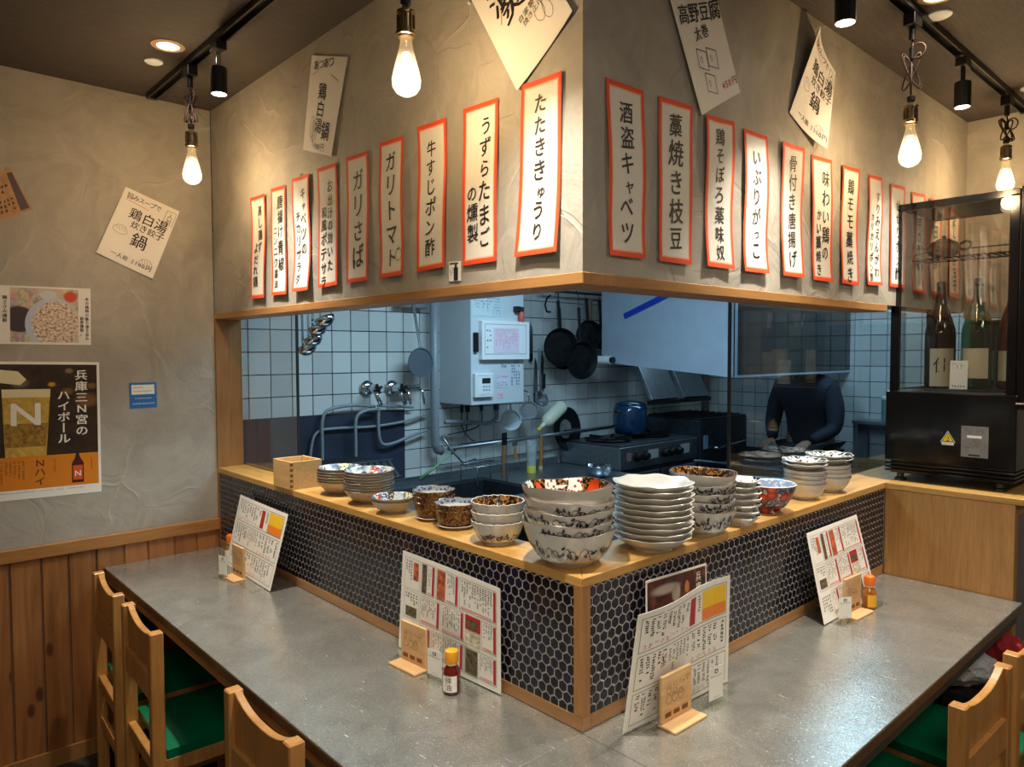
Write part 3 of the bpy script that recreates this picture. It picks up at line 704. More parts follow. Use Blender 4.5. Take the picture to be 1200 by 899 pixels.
qd(sh, mb, [(.145, .20), (.148, .26), (.552, .26), (.555, .20)], 2, .0014); qd(sh, mb, [(.165, .45), (.175, .62), (.51, .62), (.53, .45)], 6, .0014)
qd(sh, mb, [(0, .05), (0, .14), (.30, .17), (.35, .13), (.28, .07)], 2, .0013); qd(sh, mb, [(0, .40), (.04, .40), (.04, .66), (0, .66)], 1, .0012)
mb.build('glass_picture', glass, po, fix=False)
mb = MB(); sh.char(mb, 'N', .34, .38, .115, 0, 0, .03, 1.2, .0018); mb.build('glass_letter', M['card'], po, fix=False); mb = MB()
sh.vtext(mb, '兵庫三N宮の', .83, .06, .040, 1.06, 0, 0, .028, 1.1); sh.vtext(mb, 'ハイボール', .67, .21, .040, 1.02, 0, 0, .028, 1.1)
mb.build('white_lettering', M['card'], po, fix=False)
mb = MB(); sh.vtext(mb, 'Nハイ', .46, .71, .034, 1.0, 0, 0, .015, 1.1); sh.scribble(mb, .60-.03, .72, .60, .88, 1, 22, 0, True, .9, seed=3); sh.scribble(mb, .90, .73, .925, .88, 1, 20, 0, True, .9, seed=4); sh.scribble(mb, .02, .72, .34, .90, 9, 18, 0, True, .85, seed=5); sh.scribble(mb, .05, .945, .85, .955, 60, 1, 0, True, .8, seed=9)
mb.build('dark_lettering', plain('poster_brown_ink', C(92, 48, 16), .5), po, fix=False)
mb = MB(); qd(sh, mb, [(.735, .76), (.735, .91), (.84, .91), (.84, .76), (.815, .73), (.80, .70), (.77, .70), (.76, .73)], 4, .0012); qd(sh, mb, [(.745, .78), (.745, .89), (.83, .89), (.83, .78)], 5, .0014); qd(sh, mb, [(.772, .69), (.772, .735), (.80, .735), (.80, .69)], 0, .0016)
sh.char(mb, 'N', .787, .84, .03, 0, 3, .02, 1, .0017)
mb.build('bottle_picture', glass, po, fix=False)

sh = Sheet(W_(-.7851, 1.7995), W_(-.4647, 1.8028), W_(-.4686, 1.5868), W_(-.7909, 1.5898), lift=0.0015)
po = sh.mesh('food_poster', M['paper'], None, 1, 1, 0.001); tag(po, 'landscape poster with a photo of a noodle salad bowl on the left wall', 'poster')
submesh(sh, 'photo_panel', .20, .03, .87, .96, 'bowl_photo', po)
mb = MB(); sh.vtext(mb, '木の独特の香り漂う旨み', .96, .16, .0135, 1.1, 0, 0, .02); sh.vtext(mb, '自家燻製。', .905, .5, .0135, 1.1, 0, 0, .02); mb.build('lettering', M['ink'], po, fix=False); mb = MB(); sh.vtext(mb, '鶏ささみ燻製', .15, .17, .015, 1.1, 0, 0, .02); sh.vtext(mb, '鶏のうまみたっぷり', .08, .28, .015, 1.1, 0, 0, .02)
mb.build('lettering', M['ink'], po, fix=False)

sh = Sheet(W_(-.3388, 1.4366), W_(-.2372, 1.437), W_(-.2363, 1.3359), W_(-.3381, 1.3345), lift=0.0015)
po = sh.mesh('blue_notice', plain('blue_sticker', C(40, 110, 176), .35), None, 1, 1, 0.001); tag(po, 'small square blue sticker on the left plaster wall', 'sticker')
submesh(sh, 'white_field', .08, .08, .92, .46, 'card', po)
mb = MB(); sh.scribble(mb, .14, .14, .5, .24, 8, 1, 1, True, 1, seed=2); sh.scribble(mb, .14, .30, .84, .38, 14, 1, 1, True, 1, seed=3); sh.scribble(mb, .2, .58, .8, .66, 14, 1, 0, True, 1, seed=4); sh.scribble(mb, .1, .78, .9, .88, 18, 1, 0, True, 1, seed=6)
mb.build('lettering', [M['card'], M['inkgrey']], po, fix=False)

cs = [W_(-.7693, 2.1917), W_(-.7085, 2.2228), W_(-.6451, 2.0826), W_(-.7643, 2.016)]
sh = Sheet(*cs, lift=.0015); po = sh.mesh('brown_flyer', plain('kraft_print', C(190, 146, 104), .7, 0, .18, 40), None, 1, 1, .0008); tag(po, 'brown printed flyer cut by the picture edge high on the left wall', 'flyer')
mb = MB(); sh.rect(mb, .72, .1, .95, .95, 0); sh.scribble(mb, .1, .3, .65, .5, 3, 2, 1, seed=3); sh.scribble(mb, .1, .6, .65, .9, 5, 3, 1, seed=8); mb.build('print', [plain('purple_grey_print', C(92, 74, 84), .6), M['ink']], po, fix=False)
# pushpins and tape bits that hold the papers
for k, (x, z) in enumerate([(-1.2834, 2.1600), (-0.372, 2.412)]):
    p = MB().lathe([(0, 0.0), (.0035, 0.0), (.0045, .004), (.003, .007), (0, .0075)], 8, (x, 0.001, z), (0, -1, 0)).build('push_pin', M['white'], None, smooth=True)
    tag(p, ['clear push pin at the top of the seventh strip on the left face', 'clear push pin beside the big flyer on the left face'][k], 'pin')
# ------------------------------------------------------------------ crockery on the ledge
LZ = 1.0628
def spots(name, base_build, items, rough=0.2, coat=0.3):
    """glazed ceramic with painted medallions laid out in the dish's own plan"""
    m = NT(name); ob = m.n('TexCoord').outputs['Object']; sp = m.n('SeparateXYZ', {0: ob}); m.x, m.y, m.z = sp.outputs
    wob = m.n('TexNoise', {'Vector': ob, 'Scale': 60, 'Detail': 2}).outputs[0]; m.ob = ob
    c = base_build(m)
    for cx, cy, r, col, inner in items:
        dx = m.math('SUBTRACT', m.x, cx); dy = m.math('SUBTRACT', m.y, cy)
        d = m.math('ADD', m.math('SQRT', m.math('ADD', m.math('MULTIPLY', dx, dx), m.math('MULTIPLY', dy, dy))), m.math('MULTIPLY', wob, r*0.35))
        k = m.math('LESS_THAN', d, r)
        colr = (*col, 1)
        if inner is not None:
            vo = m.n('TexVoronoi', {'Vector': ob, 'Scale': 2.2/r}).outputs['Distance']
            colr = m.mix(m.math('GREATER_THAN', vo, 0.38), (*inner, 1), (*col, 1))
        c = m.mix(k, c, colr)
    m.P(Base_Color=c, Roughness=rough, Coat_Weight=coat); return m.m
CR = C(206, 200, 186); GREYC = C(178, 172, 158)
def outer_inner(m, outer, inner_build, ztop=None):
    """geometry normal decides: inner face vs outer face is baked in the mesh by material slot instead"""
    return inner_build(m)
M['cream'] = plain('cream_glaze', C(216, 213, 203), 0.25, 0, 0.06, 20, Coat_Weight=0.3)
M['cream_dull'] = plain('grey_cream_glaze', C(182, 174, 158), 0.4, 0, 0.08, 25)
M['white_glaze'] = plain('white_glaze', C(220, 216, 206), 0.22, 0, 0.04, 14, Coat_Weight=0.3)
M['rim_brown'] = plain('iron_brown_rim', C(84, 58, 40), 0.4)
M['vine'] = plain('dark_blue_brushwork', C(44, 46, 66), 0.4)
def goldbrown(m):
    n = m.noise(m.ob, 75, 3, .6, 1.5); return m.ramp(n, [(0.46, C(34, 22, 18)), (0.53, C(66, 40, 24)), (0.57, C(164, 116, 54))])
def fr_(d, r): return (-.737*d+.675*r, .675*d+.737*r)   # plan position from distance away and to the right
M['imari_in'] = spots('dark_medallion_glaze', goldbrown, [(*fr_(.086, -.034), .020, C(230, 220, 206), C(110, 80, 70)), (*fr_(.090, .024), .022, C(238, 232, 220), C(150, 50, 40)), (*fr_(.066, .016), .019, C(238, 232, 220), C(150, 50, 40)), (*fr_(.062, .062), .020, C(220, 76, 34), None), (*fr_(.060, -.012), .016, C(222, 196, 140), C(120, 80, 50)), (*fr_(.040, -.082), .018, C(232, 236, 226), C(40, 100, 70)), (*fr_(.062, -.060), .016, C(228, 92, 44), None), (*fr_(-.03, .03), .03, C(220, 214, 200), C(120, 60, 50))])
M['gold_in'] = spots('dark_gold_glaze', goldbrown, [(.03, .02, .018, C(200, 150, 70), C(60, 36, 20)), (-.04, -.01, .016, C(196, 140, 60), C(60, 30, 20))])
M['flower_in'] = spots('flower_painted_glaze', lambda m: m.ramp(m.noise(m.ob, 40, 3), [(0.40, C(96, 118, 140)), (0.48, C(170, 184, 190)), (0.6, C(214, 206, 190))]), [(-.045, .045, .020, C(180, 70, 54), C(226, 206, 190)), (-.01, .058, .014, C(60, 56, 50), C(200, 180, 140)), (-.02, .0, .020, C(186, 92, 70), C(220, 190, 170)), (-.055, .01, .014, C(52, 60, 84), C(200, 200, 200)), (.035, .005, .018, C(70, 64, 54), C(214, 200, 160)), (.02, -.045, .018, C(180, 60, 50), C(226, 200, 180)), (.05, .04, .018, C(226, 206, 150), C(90, 80, 60)), (-.03, .05, .016, C(84, 100, 130), C(220, 220, 215)), (-.035, -.045, .016, C(226, 220, 200), C(70, 80, 100)), (.062, -.015, .012, C(190, 80, 60), None)])
m = NT('blue_band_inside'); ob = m.n('TexCoord').outputs['Object']; sp = m.n('SeparateXYZ', {0: ob})
vo = m.n('TexVoronoi', {'Vector': ob, 'Scale': 110}).outputs['Distance']
m.P(Base_Color=m.mix(m.math('GREATER_THAN', sp.outputs[2], 0.036), (*C(206, 204, 192), 1), m.ramp(vo, [(0.3, C(58, 66, 104)), (0.5, C(150, 156, 170))])), Roughness=0.2); M['blue_in'] = m.m
m = NT('brown_gold_outside'); ob = m.n('TexCoord').outputs['Object']
m.P(Base_Color=m.ramp(m.noise(ob, 55, 3, .6, 2.0), [(0.40, C(52, 36, 26)), (0.5, C(96, 64, 38)), (0.56, C(150, 112, 58)), (0.62, C(110, 56, 36))]), Roughness=0.25); M['brown_out'] = m.m
m = NT('blue_brush_inside'); ob = m.n('TexCoord').outputs['Object']
m.P(Base_Color=m.ramp(m.noise(ob, 34, 3, .5, 1.6), [(0.46, C(30, 34, 46)), (0.5, C(100, 104, 112)), (0.53, C(216, 214, 206))]), Roughness=0.2); M['brush_in'] = m.m
M['floral_out'] = spots('blue_red_floral_outside', lambda m: m.ramp(m.noise(m.ob, 45, 3, .6, 1.5), [(0.4, C(52, 58, 100)), (0.5, C(96, 96, 120)), (0.6, C(206, 200, 190))]), [])
m = NT('floral_ring_outside'); ob = m.n('TexCoord').outputs['Object']; vo = m.n('TexVoronoi', {'Vector': ob, 'Scale': 24, 'Randomness': .6}); d = vo.outputs['Distance']
ba = m.ramp(m.noise(ob, 60, 3, .6, 1.5), [(0.4, C(48, 54, 92)), (0.55, C(110, 108, 120)), (0.62, C(214, 206, 190))])
m.P(Base_Color=m.mix(m.math('LESS_THAN', d, .42), ba, m.ramp(d, [(0.1, C(232, 120, 60)), (0.35, C(176, 30, 30))])), Roughness=0.2); M['floral_out'] = m.m
m = NT('blue_scale_inside'); vo = m.n('TexVoronoi', {'Vector': m.n('TexCoord').outputs['Object'], 'Scale': 80}).outputs['Distance']
m.P(Base_Color=m.ramp(vo, [(0.3, C(206, 210, 216)), (0.55, C(140, 156, 182))]), Roughness=0.2); M['scale_in'] = m.m

def dish(name, R, H, foot, curve=2.0, th=0.0035, n=40, rad=None, zf=None, mats=None, fh=0.006, lip=0.0, fr=None):
    """open bowl on a foot ring; slots: 0 outside, 1 inside, 2 rim"""
    mb = MB(); N = 9
    out = [(foot*0.92, 0.0), (foot, 0.0), (foot*1.02, fh)]
    f1 = foot*1.05
    for i in range(1, N+1):
        t = i/N; r = f1+(R-f1)*(t**(1/curve)); z = fh+(H-fh)*(t**1.25 if curve > 1 else t)
        out.append((r, z))
    inn = []
    for i in range(N, 0, -1):
        t = i/N; r = f1+(R-f1)*(t**(1/curve))-th; z = fh+th+(H-fh-th*0.5)*(t**1.25 if curve > 1 else t); inn.append((max(r, .004), min(z, H+th*0.2) if i < N else H))
    inn.append((0.0005, fh+th))
    k0 = len(out); prof = out+[(R-th*0.45, H+th*0.35)]+inn
    w0 = len(prof)
    def wr(t, i):
        s = min(1, max(0, (prof[i][1]-fh)/(H-fh))); return 1+(rad(t)*s if rad else 0)
    def wz(t, i):
        s = min(1, max(0, (prof[i][1]-fh)/(H-fh)))**2; return (zf(t)*s if zf else 0)
    mb.lathe(prof, n, rad=wr, zf=wz, cap0=True, cap1=False)
    segs = len(prof)-1
    for i in range(segs):
        mi = 0 if i < k0-1 else (2 if i in (k0-1, k0) else 1)
        for j in range(n): mb.m[i*n+j] = mi
    return mb, prof
def vines(R, H, foot, parent, seed, zspan, curve=2.0, fh=0.006, amt=2, name='painted_vines', a0=-2.6, a1=0.6):
    """brush strokes hugging the outside of a bowl"""
    Rd = random.Random(seed); mb = MB(); f1 = foot*1.05
    def P(a, t, off=0.0005):
        r = f1+(R-f1)*(t**(1/curve))+off; return V((r*cos(a), r*sin(a), fh+(H-fh)*t**1.25))
    def ribbon(pts, wd):
        vs = []
        for i, (a, t) in enumerate(pts):
            a2, t2 = pts[min(i+1, len(pts)-1)]; a1_, t1_ = pts[max(i-1, 0)]
            da, dt = (a2-a1_)*R, (t2-t1_)*H; L = math.hypot(da, dt) or 1; nx, ny = -dt/L, da/L; w_ = wd*(0.35+0.65*sin(pi*(i+.5)/len(pts)))
            for s_ in (-.5, .5): vs.append(P(a+nx*w_*s_/R, min(.97, max(.03, t+ny*w_*s_/H))))
        mb.add(vs, [(2*i, 2*i+1, 2*i+3, 2*i+2) for i in range(len(pts)-1)])
    z0, z1 = zspan; a = a0
    while a < a1:
        L = Rd.uniform(.35, .55); c = (z0+z1)/2
        ribbon([(a+L*k/10, c+(z1-z0)*.45*sin(k/10*2*pi+Rd.uniform(0, .3))) for k in range(11)], .0022)
        ribbon([(a+L*.5+.09*cos(q), c+(z1-z0)*.3*sin(q)) for q in [x*.6 for x in range(8)]], .0020)
        for k in range(amt*2):
            b = a+L*Rd.uniform(.2, 1.0); zz = c+(z1-z0)*Rd.uniform(-.4, .4); an = Rd.uniform(.2, 2.9)
            ribbon([(b+cos(an)*.09*q/4, zz+sin(an)*(z1-z0)*.4*q/4) for q in range(5)], .0062)
        a += L*0.95
    return mb.build(name, M['vine'], parent, fix=False)
def rimwave(n, amp, ph=0): return lambda t: amp*sin(n*t+ph)
ORD = ['bottom', 'second', 'third', 'fourth', 'fifth', 'sixth', 'seventh', 'eighth', 'ninth', 'top']
def stack(name, cat, c, proto_fn, n, pitch, lab, group, jit=0.0025, seed=0, rot=0.0, tilt=0.0, top_fn=None, low_fn=None):
    """n copies stacked from the ledge up, every one a thing"""
    R = random.Random(seed); protos = {}
    for i in range(n):
        key = 'top' if (i == n-1 and top_fn) else ('low' if i == 0 and low_fn else 'std')
        if key not in protos:
            o = {'top': top_fn, 'low': low_fn, 'std': proto_fn}[key](); protos[key] = o
        else: o = dup(protos[key])
        o.location = (c[0]+R.uniform(-jit, jit), c[1]+R.uniform(-jit, jit), LZ+0.0002+i*pitch)
        o.rotation_euler = (R.uniform(-tilt, tilt) if i else 0, R.uniform(-tilt, tilt) if i else 0, rot+(R.uniform(-.5, .5) if i and not (key == 'top') else 0))
        where = 'bottom one' if i == 0 else ('topmost one' if i == n-1 else '%s one from the bottom' % ORD[i])
        o['label'] = '%s, %s' % (lab, where) if n > 1 else lab; o['category'] = cat
        if n > 1: o['group'] = group
def mk(name, args, mats, deco=None, smooth='full'):
    def f():
        mb, prof = dish(name, **args); o = mb.build(name, mats, None, smooth=True, fix=True)
        if deco: deco(o)
        return o
    return f
# S7 large vine bowls at the corner
A7 = dict(R=.1075, H=.084, foot=.052, curve=1.9, th=.0045, n=48, rad=rimwave(5, .012, 1), zf=rimwave(4, .003, .5), fh=.009)
f7 = mk('large_bowl', A7, [M['cream'], M['cream'], M['rim_brown']], lambda o: vines(.1075*1.012, .084, .052, o, 3, (.62, .90), 1.9, .009, 2, a0=-1.6, a1=.9))
f7l = mk('large_bowl', A7, [M['cream'], M['cream'], M['rim_brown']], lambda o: vines(.1075*1.012, .084, .052, o, 3, (.26, .70), 1.9, .009, 2, a0=-2.2, a1=.6))
f7t = mk('large_bowl', A7, [M['cream'], M['imari_in'], M['rim_brown']], None)
stack('large_bowl', 'bowl', (-.108, .072), f7, 5, .0245, 'large vine-painted bowl in the leaning stack at the counter corner', 'large bowls at the counter corner', .003, 2, .0, .035, f7t, f7l)
# S8 white lobed plates
oct_ = lambda t: .022*cos(8*t)-.012*abs(sin(4*t))
f8 = mk('white_plate', dict(R=.100, H=.036, foot=.052, curve=1.15, th=.0035, n=48, rad=oct_, zf=lambda t: .0015*cos(8*t), fh=.008), [M['white_glaze']]*3)
stack('white_plate', 'plate', (-.050, .318), f8, 10, .0146, 'white scalloped plate in the tall stack beside the large bowls', 'white scalloped plates', .0015, 4, .2)
# S9 gold-brown inside
A9 = dict(R=.089, H=.072, foot=.042, curve=1.8, th=.004, n=40, rad=rimwave(4, .012), zf=rimwave(3, .002), fh=.008)
f9 = mk('medium_bowl', A9, [M['cream'], M['cream'], M['rim_brown']], lambda o: vines(.0905, .072, .042, o, 9, (.66, .92), 1.8, .008, 3, a0=-1.4, a1=1.0))
f9l = mk('medium_bowl', A9, [M['cream'], M['cream'], M['rim_brown']], lambda o: vines(.0905, .072, .042, o, 9, (.3, .75), 1.8, .008, 3, a0=-1.8, a1=.6))
f9t = mk('medium_bowl', A9, [M['cream'], M['gold_in'], M['rim_brown']])
stack('medium_bowl', 'bowl', (-.046, .532), f9, 5, .0236, 'medium bowl with brushwork in the stack behind the white plates', 'medium bowls behind the white plates', .002, 6, .3, .03, f9t, f9l)
# S10 square plates
def sq():
    h = .046; mb = MB(); T = Matrix.Identity(4); N = 6
    def ring(s, z, k=0.3):
        pts = []
        for a in range(8):
            an = pi/8+a*pi/4; r = s/cos(pi/8)*(1.0); x, y = r*cos(an), r*sin(an); x = max(-s, min(s, x*1.5)); y = max(-s, min(s, y*1.5)); pts.append(V((x, y, z)))
        return pts
    rs = [(h*.62, 0), (h*.62, .005), (h, .020), (h+.004, .024), (h+.002, .0255), (h-.002, .023), (h*.6, .009)]
    prev = None; vs = []; fs = []
    for s, z in rs: vs += ring(s, z)
    for i in range(len(rs)-1):
        for j in range(8): fs.append((i*8+j, i*8+(j+1) % 8, (i+1)*8+(j+1) % 8, (i+1)*8+j))
    fs.append(tuple(range(7, -1, -1))); fs.append(tuple((len(rs)-1)*8+j for j in range(8)))
    mb.add(vs, fs)
    for k in range(len(fs)): mb.m[k] = 1 if (k >= 32 and k < 48) or k == len(fs)-1 else 0
    return mb.build('square_plate', [M['cream'], M['brush_in']], None)
stack('square_plate', 'plate', (-.028, .700), sq, 7, .0175, 'small square plate with cut corners stacked beside the painted bowl', 'square plates', .001, 8, .05)
# S11 painted bowl
f11 = mk('painted_bowl', dict(R=.080, H=.088, foot=.033, curve=1.5, th=.004, n=44, fh=.014, rad=lambda t: 0), [M['floral_out'], M['scale_in'], M['white_glaze']])
stack('painted_bowl', 'bowl', (-.052, .905), f11, 1, 0, 'blue and red flower-painted bowl with a blue rim standing alone', '')
# S12, S13
for c, R_b, s_, nm, gp in (((-.070, 1.180), .0725, 12, 'left', 'stack in front'), ((-.070, 1.365), .0785, 13, 'right', 'stack nearest the fridge')):
    ff = mk('small_bowl', dict(R=R_b*.93, H=.056, foot=.034, curve=1.8, th=.0035, n=36, rad=rimwave(6, .015), zf=rimwave(3, .0012), fh=.007), [M['cream'], M['cream'], M['vine']])
    stack('small_bowl', 'bowl', c, ff, 4, .0145, 'small bowl in the %s small stack near the bottle fridge' % nm, 'small bowls towards the fridge ('+nm+')', .002, s_, 0, .01)
    z_top = .0145*3+.056
    fp = mk('patterned_dish', dict(R=R_b, H=.026, foot=.03, curve=1.2, th=.003, n=36, rad=rimwave(8, .02), zf=rimwave(8, .0015), fh=.005), [M['cream'], M['brush_in'], M['cream']])
    o1 = fp(); o2 = dup(o1)
    for k, (o, dz) in enumerate(((o1, z_top-.012), (o2, z_top-.012+.012))):
        o.location = (c[0]+.001*k, c[1], LZ+dz+.006); tag(o, 'blue brush-patterned dish on the %s small bowl stack, %s of the two' % (nm, ['lower', 'upper'][k]), 'dish', 'brush-patterned dishes ('+nm+')')
# S1, S2 flower plates
f1s = mk('flower_bowl', dict(R=.078, H=.046, foot=.030, curve=1.5, th=.003, n=40, fh=.006, rad=lambda t: 0), [M['cream_dull'], M['flower_in'], M['rim_brown']])
stack('flower_bowl', 'bowl', (-1.226, .098), f1s, 6, .0092, 'flower-painted dish in the stack beside the wooden box', 'flower dishes beside the box', .0012, 14, 2.1)
f2s = mk('flower_bowl', dict(R=.083, H=.046, foot=.033, curve=1.5, th=.003, n=40, fh=.006, rad=lambda t: 0), [M['cream_dull'], M['flower_in'], M['rim_brown']])
stack('flower_bowl', 'bowl', (-1.022, .092), f2s, 8, .0088, 'flower-painted dish with brown rim in the taller second stack', 'flower dishes, taller stack', .0012, 15, .4)
f3 = mk('shallow_bowl', dict(R=.068, H=.040, foot=.034, curve=1.3, th=.003, n=40, fh=.006, rad=rimwave(8, .01)), [M['cream_dull'], M['flower_in'], M['rim_brown']])
stack('shallow_bowl', 'bowl', (-.838, .066), f3, 2, .010, 'low flower-painted bowl of the pair in front of the tap', 'low bowls', .001, 16, 1.2)
# S4, S5 octagonal brown bowls on saucers
oc = lambda t: .03*cos(8*t)
for c, n_, nm in (((-.682, .105), 3, 'left'), ((-.556, .090), 2, 'right')):
    sc = mk('saucer', dict(R=.056, H=.010, foot=.04, curve=1.1, th=.003, n=32, fh=.003, rad=lambda t: 0), [M['cream_dull']]*3)()
    sc.location = (c[0], c[1], LZ+.0002); tag(sc, 'grey saucer under the %s stack of brown octagonal cups' % nm, 'saucer')
    fo = mk('octagonal_cup', dict(R=.0615, H=.050, foot=.040, curve=1.6, th=.003, n=48, fh=.005, rad=oc, zf=lambda t: .0012*cos(8*t)), [M['brown_out'], M['blue_in'], M['brown_out']])
    pr = None
    for k in range(n_):
        if pr is None: pr = fo(); o = pr
        else: o = dup(pr)
        o.location = (c[0], c[1], LZ+.0045+k*.0165); o.rotation_euler = (0, 0, .1*k)
        tag(o, 'brown gilt octagonal cup with blue inner band, %s of the %s stack' % (['bottom', 'middle' if n_ == 3 else 'top', 'top'][k], nm), 'cup', 'brown octagonal cups (%s stack)' % nm)
# S6 fluted bowls
fl = lambda t: .022*abs(sin(9*t))-.01
A6 = dict(R=.069, H=.060, foot=.036, curve=1.9, th=.003, n=72, fh=.007, rad=fl, zf=lambda t: .001*cos(18*t))
def f6(): 
    return mk('fluted_bowl', A6, [M['cream'], M['gold_in'], M['cream']], lambda o: vines(.0705, .060, .036, o, 21, (.22, .52), 1.9, .007, 3, a0=-1.6, a1=.2))()
stack('fluted_bowl', 'bowl', (-.352, .066), f6, 3, .0245, 'fluted cream bowl in the stack left of the large bowls', 'fluted cream bowls', .001, 22, 0)

# open cypress box
bx = empty('cypress_box', (0, 0, 0), 0, 'open square box of pale wood with finger joints at the left end of the ledge', 'box')
O = V((-1.5285, -.0, LZ+.0003)); bx.location = (O.x, O.y-.008, O.z)
bw, bd, bh, t = .140, .122, .100, .008
MB().box((0, 0, 0), (bw, t, bh)).build('side_board', M['masu'], bx, bevel=.0006)
MB().box((0, bd-t, 0), (bw, bd, bh)).build('side_board', M['masu'], bx, bevel=.0006)
MB().box((0, t, 0), (t, bd-t, bh)).build('side_board', M['masu'], bx, bevel=.0006)
MB().box((bw-t, t, 0), (bw, bd-t, bh)).build('side_board', M['masu'], bx, bevel=.0006)
MB().box((t, t, .001), (bw-t, bd-t, .006)).build('bottom_board', M['masu'], bx)
mb = MB()
for k in range(5): mb.box((bw-.0005, .0005, .008+k*.0195), (bw+.0004, t, .0175+k*.0195)); 
for k in range(5): mb.box((bw-t, -.0004, .008+k*.0195), (bw+.0004, .0005, .0175+k*.0195))
mb.build('finger_joint', plain('end_grain', C(120, 76, 40), .6), bx)
bx.rotation_euler = (0, 0, 0.02)

# ------------------------------------------------------------------ table-top things
TZ0 = TZ+.0004
def acrylic_foot(cs_b, depth, parent, name='acrylic_stand', back=True):
    pass
BR = 0.0015
def menu_A(s, mb):   # red-and-white food menu: 0 black,1 red,2 pink,3..photos
    R = random.Random(5)
    def cell(u0, v0, u1, v1, bar=True, cols=8, photo=None, seed=1):
        s.frame(mb, u0, v0, u1, v1, .0008, 0, .0005)
        if photo is not None:
            s.rect(mb, u0+.01, v0+.012, u0+(u1-u0)*.42, v1-.012, photo, .0008); u0 = u0+(u1-u0)*.44
        if bar: s.rect(mb, u1-.028, v0+.012, u1-.006, v1-.015, 1, .0008)
        s.scribble(mb, u0+.012, v0+.015, u1-.036, v1-.055, cols, 12, 0, True, .8, seed=seed); s.rect(mb, u0+.012, v1-.035, u1-.036, v1-.02, 2, .0006)
    s.frame(mb, .035, .05, .2, .36, .0006, 0); s.scribble(mb, .045, .07, .12, .3, 3, 8, 0, True, 1, seed=31); s.rect(mb, .13, .08, .185, .26, 3)
    s.frame(mb, .035, .38, .2, .66, .0006, 0); s.scribble(mb, .045, .40, .19, .52, 5, 4, 0, True, 1, seed=32); s.rect(mb, .06, .54, .18, .64, 4)
    cell(.215, .05, .36, .36, True, 3, 4, 2); cell(.375, .05, .60, .36, True, 4, 3, 3); cell(.615, .05, .965, .36, True, 12, None, 4)
    cell(.215, .38, .42, .66, True, 8, None, 5); cell(.435, .38, .66, .66, True, 8, None, 6); s.rect(mb, .675, .38, .82, .52, 1); s.rect(mb, .69, .42, .80, .50, 4, .0009); s.rect(mb, .675, .53, .82, .66, 5); cell(.83, .38, .965, .66, True, 4, None, 7)
    cell(.215, .69, .33, .95, True, 3, None, 8); cell(.345, .69, .66, .95, True, 11, None, 9); cell(.675, .69, .965, .95, True, 8, 4, 10); s.scribble(mb, .04, .72, .19, .92, 5, 6, 0, True, .9, seed=33)
def menu_B(s, mb):   # drinks menu
    for k, (v0, v1) in enumerate(((.05, .34), (.37, .66), (.69, .96))):
        s.frame(mb, .04, v0, .965, v1, .0012, 0)
    s.rect(mb, .70, .065, .955, .325, 3, .0007); s.rect(mb, .70, .22, .955, .325, 6, .0009); s.scribble(mb, .71, .08, .90, .31, 5, 12, 7, True, .9, seed=1); s.scribble(mb, .915, .08, .95, .3, 1, 7, 0, True, 1, seed=2)
    s.rect(mb, .55, .075, .615, .315, 1, .0007); s.scribble(mb, .56, .09, .605, .30, 1, 9, 5, True, 1, seed=8); s.scribble(mb, .63, .08, .69, .3, 1, 9, 0, True, 1, seed=3)
    s.scribble(mb, .06, .07, .54, .26, 9, 10, 0, True, .9, seed=4); s.scribble(mb, .06, .28, .54, .325, 9, 2, 2, True, .9, seed=5)
    s.scribble(mb, .06, .39, .32, .62, 5, 10, 0, True, .9, seed=6); s.scribble(mb, .26, .39, .29, .64, 1, 9, 1, True, 1, seed=7); s.scribble(mb, .33, .39, .56, .62, 6, 10, 4, True, .8, seed=8); s.scribble(mb, .58, .39, .88, .60, 5, 10, 0, True, .9, seed=9); s.scribble(mb, .90, .39, .95, .64, 1, 7, 0, True, 1, seed=10)
    s.scribble(mb, .58, .61, .88, .65, 5, 2, 2, True, .9, seed=16); s.scribble(mb, .06, .71, .50, .93, 8, 11, 0, True, .7, seed=11); s.scribble(mb, .52, .71, .90, .90, 8, 11, 0, True, .9, seed=12); s.scribble(mb, .52, .91, .90, .945, 8, 2, 2, True, .9, seed=13)
MENUM = [M['ink'], M['inkred'], M['inkpink'], plain('menu_photo_warm', C(190, 96, 60), .4, 0, .6, 90), plain('menu_photo_dark', C(96, 84, 60), .4, 0, .8, 110), plain('menu_photo_pale', C(206, 200, 176), .4, 0, .5, 90), plain('menu_orange', C(240, 130, 30), .4), plain('menu_brown_type', C(120, 74, 20), .5)]
MENUM_B = [M['ink'], M['inkred'], M['inkpink'], plain('menu_yellow', C(244, 196, 30), .4), M['inkgrey'], M['card'], MENUM[6], MENUM[7]]
